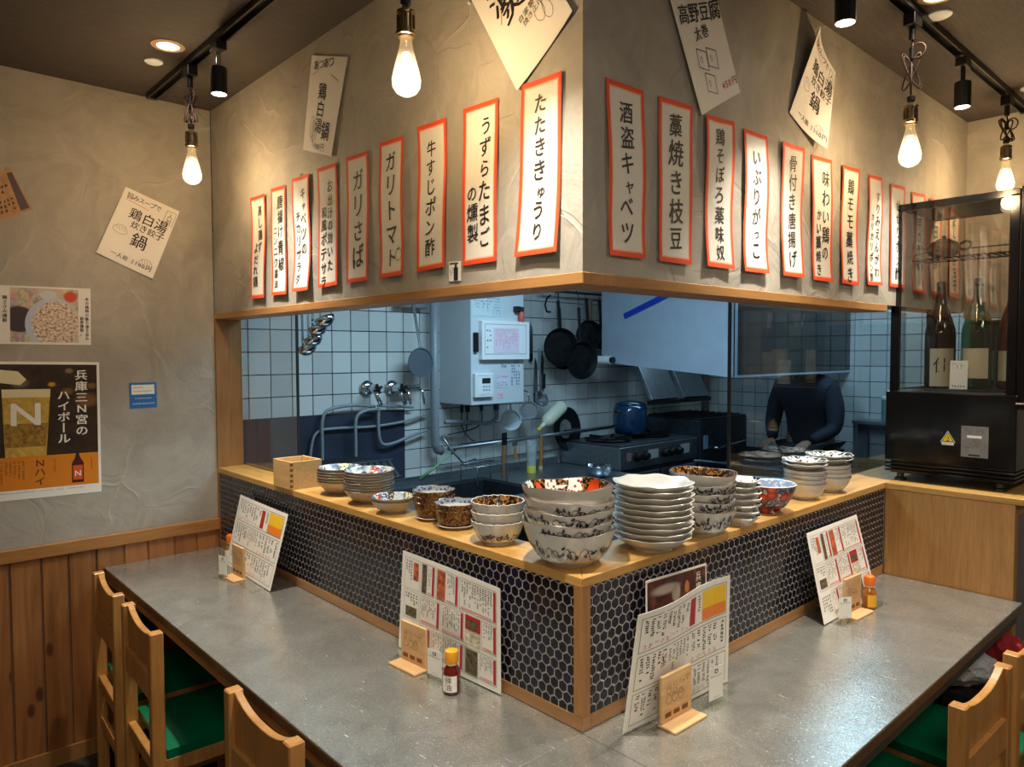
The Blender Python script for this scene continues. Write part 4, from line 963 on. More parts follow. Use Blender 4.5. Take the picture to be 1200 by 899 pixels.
def menu(label, tl, tr, br, bl, kind, bend=None, group=None):
    root = empty('menu_board', (0, 0, 0), 0, label, 'menu')
    sh = Sheet(tl, tr, br, bl, bend=bend, lift=0.0); sh.mesh('menu_sheet', M['card'], root, 12, 8, .0008)
    mb = MB(); (menu_A if kind == 'A' else menu_B)(sh, mb); mb.build('print', MENUM if kind == 'A' else MENUM_B, root, fix=False)
    # clear holder behind and its foot
    b0, b1 = V(bl), V(br); e = (b1-b0).normalized(); n = sh.n.copy(); n.z = 0; n.normalize(); mid = (b0+b1)/2; t0, t1 = V(tl), V(tr)
    hb = MB(); off = -sh.n*.0032
    hb.add([b0*.55+b1*.45+off, b0*.2+b1*.8+off, (t0*.2+t1*.8)*.55+(b0*.2+b1*.8)*.45+off, (t0*.55+t1*.45)*.55+(b0*.55+b1*.45)*.45+off]+[p-sh.n*.002 for p in (b0*.55+b1*.45+off, b0*.2+b1*.8+off, (t0*.2+t1*.8)*.55+(b0*.2+b1*.8)*.45+off, (t0*.55+t1*.45)*.55+(b0*.55+b1*.45)*.45+off)],
           [(0, 1, 2, 3), (7, 6, 5, 4), (0, 4, 5, 1), (1, 5, 6, 2), (2, 6, 7, 3), (3, 7, 4, 0)])
    hb.build('clear_back', M['clear'], root)
    f = MB(); z = TZ0; a = V((b0.x, b0.y, z))+e*(.04); c = V((b1.x, b1.y, z))-e*(.04)
    if a.x > -.03: nb, nf = .0, .05
    else: nb, nf = .0, .05
    f.add([a+n*nf, c+n*nf, c-n*nb, a-n*nb]+[p+V((0, 0, .0025)) for p in (a+n*nf, c+n*nf, c-n*nb, a-n*nb)], [(3, 2, 1, 0), (4, 5, 6, 7), (0, 1, 5, 4), (1, 2, 6, 5), (2, 3, 7, 6), (3, 0, 4, 7)])
    f.build('clear_foot', M['clear'], root)
    return root
zb = TZ0+.0035
menu('drinks menu with a yellow block standing at the far left end of the table', (-1.800, -.024, zb+.268), (-1.365, -.030, zb+.260), (-1.366, -.100, zb), (-1.806, -.085, zb), 'B', lambda u, v: .004*sin(pi*u*1.1)*(1-v))
menu('white and red food menu standing against the left tiles near the corner', (-.664, -.020, .995), (-.248, -.012, .985), (-.2494, -.020, zb), (-.6625, -.040, zb), 'A', lambda u, v: -.004+.016*(1-v)*(u-.25)**2*1.2)
menu('drinks menu with a yellow block standing nearest the camera on the right table', (.100, .060, zb+.272), (.085, .4507, zb+.272), (.0804, .4507, zb), (.0605, .058, zb), 'B', lambda u, v: .008*sin(2*pi*u)*(1-v)+.004)
menu('white and red food menu leaning against the right tiles towards the end cabinet', (.022, 1.004, zb+.268), (.018, 1.385, zb+.268), (.086, 1.3925, zb), (.083, 1.000, zb), 'A')
# poster behind the nearest right menu
sh = Sheet((.022, .195, 1.020), (.019, .453, 1.010), (.0235, .453, TZ0+.004), (.0265, .195, TZ0+.004), lift=0)
po = sh.mesh('drink_card', M['card'], None, 1, 1, .0012); tag(po, 'dark drink card with a white edge standing behind the yellow-block menu', 'card')
def dk(m):
    n1 = m.noise(m.uvv, 7, 4, .6, .8); c = m.ramp(n1, [(.35, C(34, 16, 12)), (.55, C(92, 40, 26)), (.7, C(134, 70, 40))]); c = m.mix(m.blob(.3, .9, .3, .06, .6), c, (*C(190, 176, 164), 1)); c = m.mix(m.blob(.47, .84, .09, .1, .4), c, (*C(176, 160, 140), 1)); return m.mix(m.blob(.66, .86, .05, .07, .4), c, (*C(200, 120, 50), 1))
M['drink_photo'] = uvmat('drink_card_photo', dk); submesh(sh, 'photo_panel', .02, .02, .98, .98, 'drink_photo', po)
mb = MB(); sh.vtext(mb, '兵庫', .85, .05, .026, 1.05, 0, 0, .02); mb.build('lettering', M['card'], po, fix=False)

def wood_stand(label, base, ang, w=.105, h=.112, d=.040, deco=1, foot_side=1):
    """upright wooden plaque in an L foot; ang: direction of its width in plan"""
    root = empty('wooden_plaque', (base[0], base[1], TZ0), ang, label, 'sign')
    MB().box((0, 0, .0065), (w, .0085, h)).build('plaque_board', M['stand_wood'], root, bevel=.0012)
    MB().box((-.004, -d, 0), (w+.004, .0085, .0062)).build('foot_board', M['stand_wood'], root, bevel=.0012)
    s = Sheet((0, 0, h), (w, 0, h), (w, 0, .0065), (0, 0, .0065), lift=.0003); R = random.Random(deco); mb = MB()
    for k in range(3):
        u = .22+.2*k; loop(s, mb, u, .34+.05*k, .07, .06, .001); loop(s, mb, u, .52, .09, .1, .001, ph=k)
        s.stroke(mb, [(u-.06, .28), (u-.02, .2), (u, .28), (u+.04, .2), (u+.06, .3)], .001)
    s.scribble(mb, .7, .15, .92, .3, 4, 2, 0, seed=deco); 
    for k in range(3): s.rect(mb, .10+.28*k, .80, .30+.28*k, .90, 0, .0005)
    mb.build('burnt_drawing', plain('burnt_brown_%d' % deco, C(120, 72, 36), .7), root, fix=False)
    return root
def acrylic(label, base, ang, w=.058, h=.088):
    root = empty('acrylic_sign', (base[0], base[1], TZ0), ang, label, 'sign')
    MB().box((0, 0, .0025), (w, .0025, h)).build('clear_upright', M['clear'], root)
    MB().box((-.006, -.02, 0), (w+.006, .02, .0024)).build('clear_base', M['clear'], root)
    s = Sheet((.002, -.0004, h-.002), (w-.002, -.0004, h-.002), (w-.002, -.0004, .012), (.002, -.0004, .012), lift=.0003)
    c = s.mesh('paper_insert', M['card'], root, 1, 1, .0004)
    mb = MB(); s.rect(mb, .38, .08, .62, .20, 0); s.rect(mb, .43, .11, .57, .17, 1, .0008); s.scribble(mb, .1, .25, .9, .31, 10, 1, 0, True, 1, seed=2); s.scribble(mb, .25, .9, .75, .94, 8, 1, 0, True, .8, seed=2)
    mb.build('print', [M['ink'], M['card']], root, fix=False)
    return root
def bottle(label, base, body, cap, lab_col, text=''):
    root = empty('seasoning_bottle', (base[0], base[1], TZ0), .3, label, 'bottle')
    MB().lathe([(.016, 0), (.0205, .002), (.0215, .006), (.0215, .052), (.019, .060), (.0135, .068), (.0125, .074)], 20).build('glass_body', body, root, smooth=True)
    MB().lathe([(.0155, .0742), (.0165, .0762), (.0165, .098), (.0155, .104), (.011, .107), (0, .108)], 24, rad=lambda t, k: 1+.012*cos(24*t)).build('cap', cap, root, smooth=True)
    MB().lathe([(.0128, .0700), (.0138, .0702), (.0138, .0738), (.0128, .0740)], 20).build('cap_ring', plain('clear_ring', C(230, 220, 200), .2), root, smooth=True)
    # wrap label
    mb = MB(); n = 10; a0, a1 = -2.3, -.35
    for k in range(n):
        a, b = a0+(a1-a0)*k/n, a0+(a1-a0)*(k+1)/n; r = .0219
        mb.add([(r*cos(a), r*sin(a), .008), (r*cos(b), r*sin(b), .008), (r*cos(b), r*sin(b), .048), (r*cos(a), r*sin(a), .048)], [(0, 1, 2, 3)])
    mb.build('label_wrap', lab_col, root, smooth=True, fix=False)
    mb = MB()
    def wrapch(ch, ac, zc, sz, fat=.02):
        vs, fs = glyph(ch); mb.add([(.0222*cos(ac+(x-.5)*sz/.022), .0222*sin(ac+(x-.5)*sz/.022), zc+(y-.36)*sz) for x, y, _ in vs], fs)
    for k, ch in enumerate(text): wrapch(ch, -1.35, .038-.018*k, .018)
    if text: mb.build('label_lettering', M['ink'], root, fix=False)
    return root
M['chili_oil'] = plain('red_chili_oil_glass', C(96, 18, 8), .08, 0, .2, 60, Coat_Weight=.6)
M['yel_cap'] = plain('yellow_orange_cap', C(246, 168, 22), .4); M['or_cap'] = plain('orange_cap', C(238, 120, 20), .4)
wood_stand('pale wooden plaque with burnt animal drawing in front of the left table menu', (-.588, -.078), .06, deco=1)
acrylic('small clear stand with a white card beside the chili oil bottle', (-.456, -.086), .1, .058, .080)
bottle('small chili oil bottle with yellow cap on the left table', (-.348, -.090), M['chili_oil'], M['yel_cap'], M['card'], '辣油')
wood_stand('pale wooden plaque with burnt drawing in front of the nearest right menu', (.104, .146), pi/2-.02, .112, .112, deco=2)
acrylic('small clear stand with a white card in front of the nearest right menu', (.122, .303), pi/2-.1, .056, .092)
wood_stand('pale wooden plaque beside the orange-capped bottle on the right table', (.095, 1.120), pi/2-.05, .108, .118, deco=3)
acrylic('small clear stand with a card left of the far right plaque', (.100, 1.055), pi/2-.5, .05, .080)
M['spice'] = plain('spice_glass', C(150, 92, 30), .15, 0, .4, 60, Coat_Weight=.5)
b = bottle('small spice bottle with orange cap beside the far right plaque', (.112, 1.262), M['spice'], M['or_cap'], plain('yellow_label', C(236, 178, 30), .4), ''); b.rotation_euler = (0, 0, .9)
wood_stand('pale wooden plaque in front of the far left drinks menu', (-1.655, -.118), .03, .095, .118, deco=4)
acrylic('small clear stand with a card in front of the far left plaque', (-1.665, -.1655), .3, .05, .085)
bottle('small bottle with orange cap half hidden behind the far left menu', (-1.845, -.050), M['spice'], M['or_cap'], M['card'], '')
# ------------------------------------------------------------------ lamps under the ceiling
def track(name, a, b, label):
    root = empty(name, (0, 0, 0), 0, label, 'light track')
    mb = MB(); a, b = V(a), V(b); d = (b-a).normalized(); s = d.cross(V((0, 0, 1)))
    z1, z0 = CEIL-.0005, CEIL-.022
    def prism(o, w0, w1, zz0, zz1):
        return [a+s*o0+V((0, 0, zz-CEIL)) for o0 in (0,) for zz in (0,)]
    for o0, o1, q0, q1 in ((-.018, .018, CEIL-.005, z1), (-.018, -.012, z0, CEIL-.005), (.012, .018, z0, CEIL-.005)):
        p = [V((a.x, a.y, 0))+s*o0, V((a.x, a.y, 0))+s*o1, V((b.x, b.y, 0))+s*o1, V((b.x, b.y, 0))+s*o0]
        mb.add([V((v.x, v.y, q0)) for v in p]+[V((v.x, v.y, q1)) for v in p], [(3, 2, 1, 0), (4, 5, 6, 7), (0, 1, 5, 4), (1, 2, 6, 5), (2, 3, 7, 6), (3, 0, 4, 7)])
    mb.build('rail', M['black'], root)
    for e, q in ((a, -d), (b, d)):
        c = MB(); c.bar((e.x, e.y, CEIL-.0115), (e.x+q.x*.02, e.y+q.y*.02, CEIL-.0115), .038, .022); c.build('end_cap', M['black'], root)
    return root
track('light_track', (-2.04, -.245, 0), (.75, -.245, 0), 'black ceiling track running along the left face of the counter')
track('light_track', (.223, -.18, 0), (.223, 2.52, 0), 'black ceiling track running along the right face of the counter')
def adaptor(root, x, y, along='x'):
    w, l = .034, .060
    a = (x-l/2, y-w/2) if along == 'x' else (x-w/2, y-l/2); b = (x+l/2, y+w/2) if along == 'x' else (x+w/2, y+l/2)
    return a, b
def L0(mb, x, y, z=CEIL): mb.v = [(p[0]-x, p[1]-y, p[2]-z) for p in mb.v]; return mb
def pendant(x, y, zb, label, group, along='x', seed=0, power=5.5, offset=0):
    """bare filament bulb on a brass holder, its cord tied up in loops; zb = lowest point of the bulb"""
    root = empty('pendant_lamp', (x, y, CEIL), 0, label, 'lamp', group); R = random.Random(seed)
    a, b = adaptor(root, x, y, along)
    L0(MB().box((a[0], a[1], CEIL-.058), (b[0], b[1], CEIL-.0225)), x, y).build('track_adaptor', M['black'], root, bevel=.002)
    L0(MB().cyl((x, y, CEIL-.095), (x, y, CEIL-.0585), .0095, 12), x, y).build('cord_grip', M['black'], root, smooth=True)
    zt = zb+.125           # bottom of the holder
    top = CEIL-.095
    hold = zt+.065
    pts = [(x, y, top), (x+.004, y, top-.03), (x-.003, y, (top+hold)/2), (x, y, hold+.02)]
    c = MB().tube(pts, .0028, 6)
    mid = (top+hold)/2
    for k in range(4):     # the tied bundle
        an = R.uniform(0, 3.14); L = R.uniform(.065, .095); ln = []
        tilt = R.uniform(.35, .6)*(1 if k % 3 else -1)
        for i in range(15):
            q = 2*pi*i/14; px, pz = .011*sin(q), L*cos(q)*.62
            ln.append((x+(px*cos(tilt)+pz*sin(tilt))*cos(an), y+(px*cos(tilt)+pz*sin(tilt))*sin(an), mid+pz*cos(tilt)-px*sin(tilt)))
        c.tube(ln, .0026, 5)
    ln = [(x+.02*sin(q)+.018, y, top-.035+.022*cos(q)) for q in [k*.6-1.2 for k in range(9)]]; c.tube(ln, .0026, 5)
    L0(c, x, y).build('cord', M['cord'], root, smooth='full')
    L0(MB().cyl((x, y, top-.055), (x, y, top-.022), .0075, 10), x, y).build('cord_switch', M['black'], root, smooth=True)
    L0(MB().lathe([(.004, 0), (.0115, -.004), (.0115, -.016), (.008, -.02)], 14, (x, y, hold+.022)), x, y).build('cord_cap', M['black'], root, smooth=True)
    L0(MB().lathe([(.006, .062), (.013, .060), (.0205, .055), (.0205, .050), (.017, .048), (.017, .016), (.0215, .013), (.0215, .005), (.018, .003), (.018, 0)], 24, (x, y, zt)), x, y).build('bulb_holder', M['brass'], root, smooth=True)
    kn = MB()
    for j in range(10): t = j*2*pi/10; kn.bar((x+.0185*cos(t), y+.0185*sin(t), zt+.018), (x+.0185*cos(t), y+.0185*sin(t), zt+.046), .003, .003)
    L0(kn, x, y).build('knurling', M['brass'], root)
    prof = [(.0125, .125), (.0135, .112), (.019, .088), (.0275, .056), (.0315, .036), (.030, .020), (.022, .008), (.010, .0015), (.0, 0)]
    L0(MB().lathe(prof, 28, (x, y, zb), cap0=False), x, y).build('bulb_glass', M['bulb'], root, smooth='full')
    f = MB(); f.tube([(x, y, zb+.12), (x, y, zb+.052)], .0025, 6)
    L0(f, x, y).build('bulb_stem', M['clear'], root, smooth='full')
    f = MB()
    for j in range(8):
        t = j*2*pi/8; f.tube([(x+.007*cos(t), y+.007*sin(t), zb+.092), (x+.015*cos(t), y+.015*sin(t), zb+.028)], .0012, 5)
    L0(f, x, y).build('filament', M['filament'], root)
    l = light('POINT', 'bulb_light', (0, 0, 0), power, (1.0, .80, .58), .028); l.parent = root; l.location = (0, 0, zb+.045-CEIL)
    return root
m = NT('lit_amber_bulb_glass'); m.t.nodes.remove(m.b)
tr = m.n('BsdfTransparent', {'Color': (1.0, .88, .66, 1)}); em = m.n('Emission', {'Color': (1.0, .72, .42, 1), 'Strength': 3.4}); gl = m.n('BsdfGlossy', {'Color': (1, 1, 1, 1), 'Roughness': .03})
sp = m.n('SeparateXYZ', {0: m.n('TexCoord').outputs['Generated']}); g = m.n('MapRange', {0: sp.outputs[2], 1: .78, 2: .30}).outputs[0]
mx = m.n('MixShader', {0: m.math('MULTIPLY_ADD', g, .50, .04), 1: tr.outputs[0], 2: em.outputs[0]}); mx2 = m.n('MixShader', {0: m.math('MULTIPLY_ADD', m.math('POWER', m.n('LayerWeight', {'Blend': .5}).outputs['Facing'], 5.0), .6, .03), 1: mx.outputs[0], 2: gl.outputs[0]}); m.t.links.new(mx2.outputs[0], m.out.inputs[0]); M['bulb'] = m.m
pendant(-1.620, -.245, 2.148, 'filament bulb pendant at the far left end of the left track', 'filament bulb pendants', 'x', 1)
pendant(-.292, -.245, 2.108, 'filament bulb pendant hanging nearest the camera in front of the left face', 'filament bulb pendants', 'x', 2)
pendant(.223, 1.219, 2.107, 'filament bulb pendant with long tied cord in the middle of the right track', 'filament bulb pendants', 'y', 3)
pendant(.223, 2.252, 2.182, 'filament bulb pendant above the bottle fridge at the right', 'filament bulb pendants', 'y', 4)
def spot(x, y, label, along='x', power=34, target=None, z_top=None, angle=84):
    root = empty('track_spotlight', (x, y, CEIL), 0, label, 'spotlight', 'black track spotlights')
    a, b = adaptor(root, x, y, along)
    L0(MB().box((a[0], a[1], CEIL-.050), (b[0], b[1], CEIL-.0225)), x, y).build('track_adaptor', M['black'], root, bevel=.002)
    dz = (target[0]-x, target[1]-y) if target else (0, 0)
    L0(MB().cyl((x, y, CEIL-.105), (x, y, CEIL-.0505), .0075, 10), x, y).build('stem', M['chrome' if along == 'x' else 'black'], root, smooth=True)
    top = CEIL-.100; bot = top-.085
    L0(MB().lathe([(.0, top), (.024, top), (.026, top-.002), (.026, bot), (.0235, bot), (.0235, bot+.006)], 28, (x, y, 0), cap1=False), x, y).build('lamp_head', M['black'], root, smooth=True)
    L0(MB().lathe([(.0, bot+.005), (.0234, bot+.005)], 28, (x, y, 0), cap0=False, cap1=False), x, y).build('lens', M['lamp_face'], root)
    L0(MB().lathe([(.014, bot+.0045), (.0225, bot+.0008), (.0222, bot+.0002), (.0, bot+.0012)], 28, (x, y, 0), cap0=False, cap1=False), x, y).build('reflector_ring', M['lamp_face'], root)
    l = light('SPOT', 'spot_light', (0, 0, 0), power, (1.0, .92, .80), .022, None, angle=angle, blend=1.0)
    l.parent = root; l.location = (0, 0, bot-.004-CEIL)
    t = target or (x, y, 0); l.rotation_euler = (V((t[0], t[1], t[2]))-V((x, y, bot))).to_track_quat('-Z', 'Y').to_euler()
spot(-1.356, -.245, 'black cylinder spotlight hanging from the left track by the far bulb', 'x', 70, (-1.32, -.22, .72))
spot(-.02, -.245, 'black cylinder spotlight on the left track above the counter corner', 'x', 70, (-.12, -.16, .72))
spot(.223, .752, 'black cylinder spotlight at the top edge on the right track', 'y', 66, (.16, .74, .72))
spot(.223, 1.700, 'black cylinder spotlight on the right track before the end wall', 'y', 56, (.20, 1.55, .72))
def downlight(x, y, label, power=7):
    root = empty('downlight', (x, y, CEIL), 0, label, 'lamp', 'round recessed ceiling lights')
    MB().lathe([(.0345, -.0005), (.0525, -.0005), (.0525, -.003), (.036, -.006), (.0345, -.004)], 36, cap0=False, cap1=False).build('trim_ring', plain('warm_trim_ring', C(196, 160, 120), .5), root, smooth=True)
    MB().lathe([(.0, -.002), (.0344, -.002)], 36, cap0=False, cap1=False).build('diffuser', M['lamp_face'], root)
    l = light('SPOT', 'downlight_light', (0, 0, 0), power, (1.0, .85, .70), .03, None, angle=110, blend=.8); l.parent = root; l.location = (0, 0, -.012)
downlight(-1.537, -.342, 'round recessed ceiling light beside the left track')
downlight(.300, 1.188, 'round recessed ceiling light cut by the top edge beside the right track')
for x, y, r, lab in ((-1.704, -.3385, .030, 'small round white ceiling sensor beside the left recessed light'), (.262, 1.322, .036, 'round white ceiling disc beside the right track, nearer one'), (.300, 2.262, .038, 'round white ceiling disc beside the right track, by the end wall')):
    o = MB().lathe([(.0, -.010), (r*.8, -.009), (r, -.005), (r, -.0005)], 30).build('ceiling_sensor', M['white'], None, smooth=True); o.location = (x, y, CEIL-.0002)
    tag(o, lab, 'sensor')
# ------------------------------------------------------------------ bottle fridge on the end of the ledge
FX0, FX1, FY0, FY1 = -.020, .385, 1.765, 2.165; FB, FG, FT = 1.095, 1.402, 2.085
fr = empty('bottle_fridge', (0, 0, 0), 0, 'black glass-fronted bottle fridge standing on the end of the ledge', 'fridge')
base = MB(); base.box((FX0-.008, FY0-.012, FB+.045), (FX1+.008, FY1, FG)); base.build('machine_base', M['black_gloss'], fr, bevel=.004)
g = MB()
for k in range(3): g.box((FX0-.006, FY0-.016, FB+.004+k*.0135), (FX1+.006, FY1-.02, FB+.012+k*.0135))
g.box((FX0+.01, FY0+.0, FB-.002), (FX1-.01, FY1-.02, FB+.046)); g.build('vent_grille', M['black_gloss'], fr, bevel=.0012)
for x in (FX0+.035, FX1-.045):
    for y in (FY0+.03, FY1-.06): MB().lathe([(.020, 0), (.020, .008), (.012, .012), (.012, .0305)], 16, (x, y, LZ+.0003)).build('foot', M['steel_dark'], fr, smooth=True)
fm = MB(); t = .016
fm.box((FX0, FY0, FG), (FX0+.032, FY0+t, FT)); fm.box((FX0, FY1-t, FG), (FX0+t, FY1, FT)); fm.box((FX1-.030, FY0, FG), (FX1, FY0+.03, FT)); fm.box((FX1-t, FY1-t, FG), (FX1, FY1, FT))
fm.box((FX0, FY0, FT-.010), (FX1, FY0+.02, FT+.016)); fm.box((FX0, FY1-.02, FT), (FX1, FY1, FT+.016)); fm.box((FX0, FY0+.02, FT), (FX0+.02, FY1-.02, FT+.016)); fm.box((FX1-.02, FY0+.02, FT), (FX1, FY1-.02, FT+.016))
fm.build('frame', M['black_gloss'], fr, bevel=.002)
MB().box((FX0+.02, FY0+.02, FT+.002), (FX1-.02, FY1-.02, FT+.012)).build('lid', plain('dull_lid', C(96, 90, 84), .5), fr)
MB().box((FX1+.0005, FY0-.004, FG-.05), (FX1+.030, FY0+.022, FT+.020)).build('door_edge', M['black_gloss'], fr, bevel=.004)
gm = glassy('fridge_glass', (.90, .90, .88), 0.0, 1.5, .02)
MB().box((FX0+.0325, FY0+.003, FG+.004), (FX1-.031, FY0+.007, FT-.0105)).build('front_pane', gm, fr)
MB().box((FX0+.003, FY0+t, FG+.004), (FX0+.007, FY1-t, FT-.001)).build('side_pane', gm, fr)
MB().box((FX0+t, FY1-.007, FG+.004), (FX1-t, FY1-.003, FT-.001)).build('back_pane', gm, fr)
MB().box((FX0+t, FY0+.001, FG+.0005), (FX1-.03, FY0+.012, FG+.0045)).build('chrome_sill', M['chrome'], fr)
MB().tube([(FX1+.004, FY0-.012, FG-.028), (FX1+.03, FY0-.014, FG-.027)], .0035, 8).build('handle', M['chrome'], fr, smooth=True)
sh_ = MB(); zs = 1.905
for k in range(14): sh_.tube([(FX0+.03+k*.024, FY0+.13, zs), (FX0+.03+k*.024, FY1-.13, zs)], .004, 5)
for y in (FY0+.13, FY1-.13): sh_.tube([(FX0+.024, y, zs), (FX1-.035, y, zs)], .003, 6)
sh_.tube([(FX0+.19, FY0+.13, zs), (FX0+.19, FY0+.13, zs+.026), (FX1-.05, FY0+.13, zs+.026), (FX1-.036, FY0+.13, zs)], .003, 6)
sh_.tube([(FX0+.03, FY0+.13, zs), (FX0+.045, FY0+.13, zs+.022), (FX0+.10, FY0+.13, zs+.022), (FX0+.10, FY0+.13, zs)], .003, 6)
sh_.build('wire_shelf', M['black'], fr, smooth='full')
fl_ = MB()
for k in range(16): fl_.tube([(FX0+.026+k*.021, FY0+.03, FG+.008), (FX0+.026+k*.021, FY1-.03, FG+.008)], .0022, 5)
fl_.build('floor_rack', M['steel_dark'], fr, smooth='full')
# warning sign and plate
yf = FY0-.0124
s = Sheet((.166, yf, 1.262), (.206, yf, 1.262), (.206, yf, 1.214), (.166, yf, 1.214), lift=.0006)
mb = MB()
def tri(s, mb, cu, cv, r, mi, h): mb.add([s.P(cu+r*a/s.W, cv+r*b/s.H, h) for a, b in ((0, -1), (-.87, .5), (.87, .5))], [(0, 1, 2)], mi)
s.rect(mb, .02, .80, .98, .99, 0); tri(s, mb, .5, .50, .028, 0, .0003); tri(s, mb, .5, .50, .0245, 1, .0006); tri(s, mb, .5, .50, .0195, 2, .0009); 
mb.add([s.P(.5+a, .53+b, .0012) for a, b in ((0, -.26), (.07, -.10), (.12, .0), (.10, .12), (0, .18), (-.10, .12), (-.12, .0), (-.04, -.06))], [tuple(range(8))], 1)
tri(s, mb, .5, .56, .006, 2, .0014); s.scribble(mb, .1, .84, .9, .95, 9, 1, 1, True, 1, seed=3)
mb.build('warning_label', [M['card'], M['ink'], plain('warning_yellow', C(244, 200, 20), .4)], fr, fix=False)
s = Sheet((.228, yf, 1.288), (.312, yf, 1.288), (.312, yf, 1.178), (.228, yf, 1.178), lift=.0006)
s.mesh('rating_plate', plain('dull_plate', C(140, 138, 132), .45, .4, .1, 30), fr, 1, 1, .0006)
mb = MB(); s.rect(mb, .22, .30, .76, .38, 0); s.scribble(mb, .1, .06, .9, .24, 12, 3, 1, True, .6, seed=3); s.scribble(mb, .1, .45, .9, .85, 12, 6, 1, True, .5, seed=4); s.rect(mb, .28, .91, .7, .96, 2)
mb.build('plate_print', [M['card'], M['inkgrey'], M['ink']], fr, fix=False)
# sake bottles
def sake(x, y, label, glass, labels, tilt=0, rz=0):
    root = empty('sake_bottle', (x, y, FG+.0106), rz, label, 'bottle', None)
    MB().lathe([(.046, 0), (.051, .004), (.0525, .012), (.0525, .200), (.050, .225), (.040, .262), (.026, .305), (.0185, .345), (.0160, .372), (.0170, .374), (.0170, .386), (.0155, .388)], 32).build('glass_body', glass, root, smooth='full')
    MB().lathe([(.0158, .3885), (.0172, .3890), (.0172, .404), (.0150, .407), (.0, .407)], 20).build('cap', M['steel_dark'], root, smooth=True)
    for (a0, a1, z0, z1, mt, txt) in labels:
        mb = MB(); n = 10
        for k in range(n):
            a, b = a0+(a1-a0)*k/n, a0+(a1-a0)*(k+1)/n; r = .0531; mb.add([(r*cos(a), r*sin(a), z0), (r*cos(b), r*sin(b), z0), (r*cos(b), r*sin(b), z1), (r*cos(a), r*sin(a), z1)], [(0, 1, 2, 3)])
        lb = mb.build('label', mt, root, smooth=True, fix=False)
        if txt:
            mb = MB()
            for ch, ac, zc, sz in txt:
                vs, fs = glyph(ch); mb.add([(.0535*cos(ac+(px-.5)*sz/.053), .0535*sin(ac+(px-.5)*sz/.053), zc+(py-.36)*sz) for px, py, _ in vs], fs)
            mb.build('lettering', M['ink'], lb, fix=False)
    return root
brown = plain('dark_brown_bottle_glass', C(30, 16, 12), .08, 0, .1, 20, Coat_Weight=.6)
M['green_glass'] = glassy('green_bottle_glass', (.38, .62, .44), .02, 1.5, .03); M['pale_glass'] = glassy('pale_green_bottle_glass', (.58, .74, .62), .02, 1.5, .03)
cl = plain('cream_label', C(206, 196, 170), .6)
sake(.090, 1.965, 'dark brown sake bottle with large white label in the fridge', brown, [(-1.95, -.25, .005, .150, cl, [('仕', -1.15, .085, .062)])])
sake(.226, 1.925, 'pale green sake bottle with price card, front centre of the fridge', M['pale_glass'], [(-2.3, -.6, .040, .150, cl, [])])
sake(.190, 2.065, 'darker green sake bottle standing behind the pale green one', M['green_glass'], [])
sake(.320, 2.010, 'red-brown sake bottle half hidden by the fridge door post', plain('red_brown_glass', C(84, 28, 18), .1, 0, .1, 20, Coat_Weight=.5), [(-2.4, -.8, .03, .14, cl, [])])
pc = empty('price_card', (.160, 1.850, FG+.0105), 0, 'white price card leaning before the bottles in the fridge', 'card')
s = Sheet((0, 0, .105), (.058, 0, .105), (.058, -.006, .0), (0, -.006, .0), lift=0); s.mesh('card_sheet', M['card'], pc, 1, 1, .0008); mb = MB(); s.scribble(mb, .12, .08, .8, .3, 6, 3, 0, True, .7, seed=4); s.scribble(mb, .12, .85, .9, .94, 5, 1, 1, True, 1, seed=3); mb.build('print', [M['inkgrey'], M['ink']], pc, fix=False)
# teapot on the wire shelf
tp = empty('teapot', (.100, 1.95, zs+.0045), .2, 'small dark teapot on the wire shelf inside the fridge', 'teapot'); tm = plain('dark_clay', C(74, 52, 42), .5)
MB().lathe([(.030, 0), (.050, .012), (.058, .034), (.050, .056), (.030, .066), (.0, .068)], 28).build('pot_body', tm, tp, smooth='full')
MB().lathe([(.028, .0675), (.02, .072), (.006, .074), (.009, .082), (.0, .086)], 18).build('lid', tm, tp, smooth='full')
MB().tube([(.05, 0, .048), (.072, 0, .058), (.088, 0, .052), (.088, 0, .036), (.074, 0, .026), (.056, 0, .026)], .005, 8).build('handle', tm, tp, smooth='full')
MB().tube([(-.045, 0, .03), (-.066, 0, .042), (-.076, 0, .06)], [.009, .007, .005], 8).build('spout', tm, tp, smooth='full')

# glazing of the serving opening
gl = MB().box((-2.102, .1165, LZ+.001), (-1.5855, .1215, 1.722)).build('pane', M['pane'], None)
lw = empty('window_1', (0, 0, 0)); lw['kind'] = 'structure'; gl.parent = lw
MB().box((-1.5854, .1155, LZ+.001), (-1.578, .1245, 1.722)).build('pane_edge', M['black_matt'], lw)
MB().box((-2.102, .122, LZ-.012), (-1.58, .130, LZ+.008)).build('pane_channel', M['post_wood'], lw)
rw = empty('window_2', (0, 0, 0)); rw['kind'] = 'structure'
MB().box((-.152, .842, LZ+.001), (-.147, 2.30, 1.72)).build('pane', glassy('right_window_glass', (.82, .86, .88), 0, 1.52, .01), rw)
MB().box((-.154, .835, LZ+.001), (-.145, .8415, 1.72)).build('pane_edge', M['black_matt'], rw)
# ------------------------------------------------------------------ kitchen
KX = -2.17
def thing(name, loc, label, cat, group=None, rz=0): return empty(name, loc, rz, label, cat, group)
def rel(mb, loc): mb.v = [(p[0]-loc[0], p[1]-loc[1], p[2]-loc[2]) for p in mb.v]; return mb
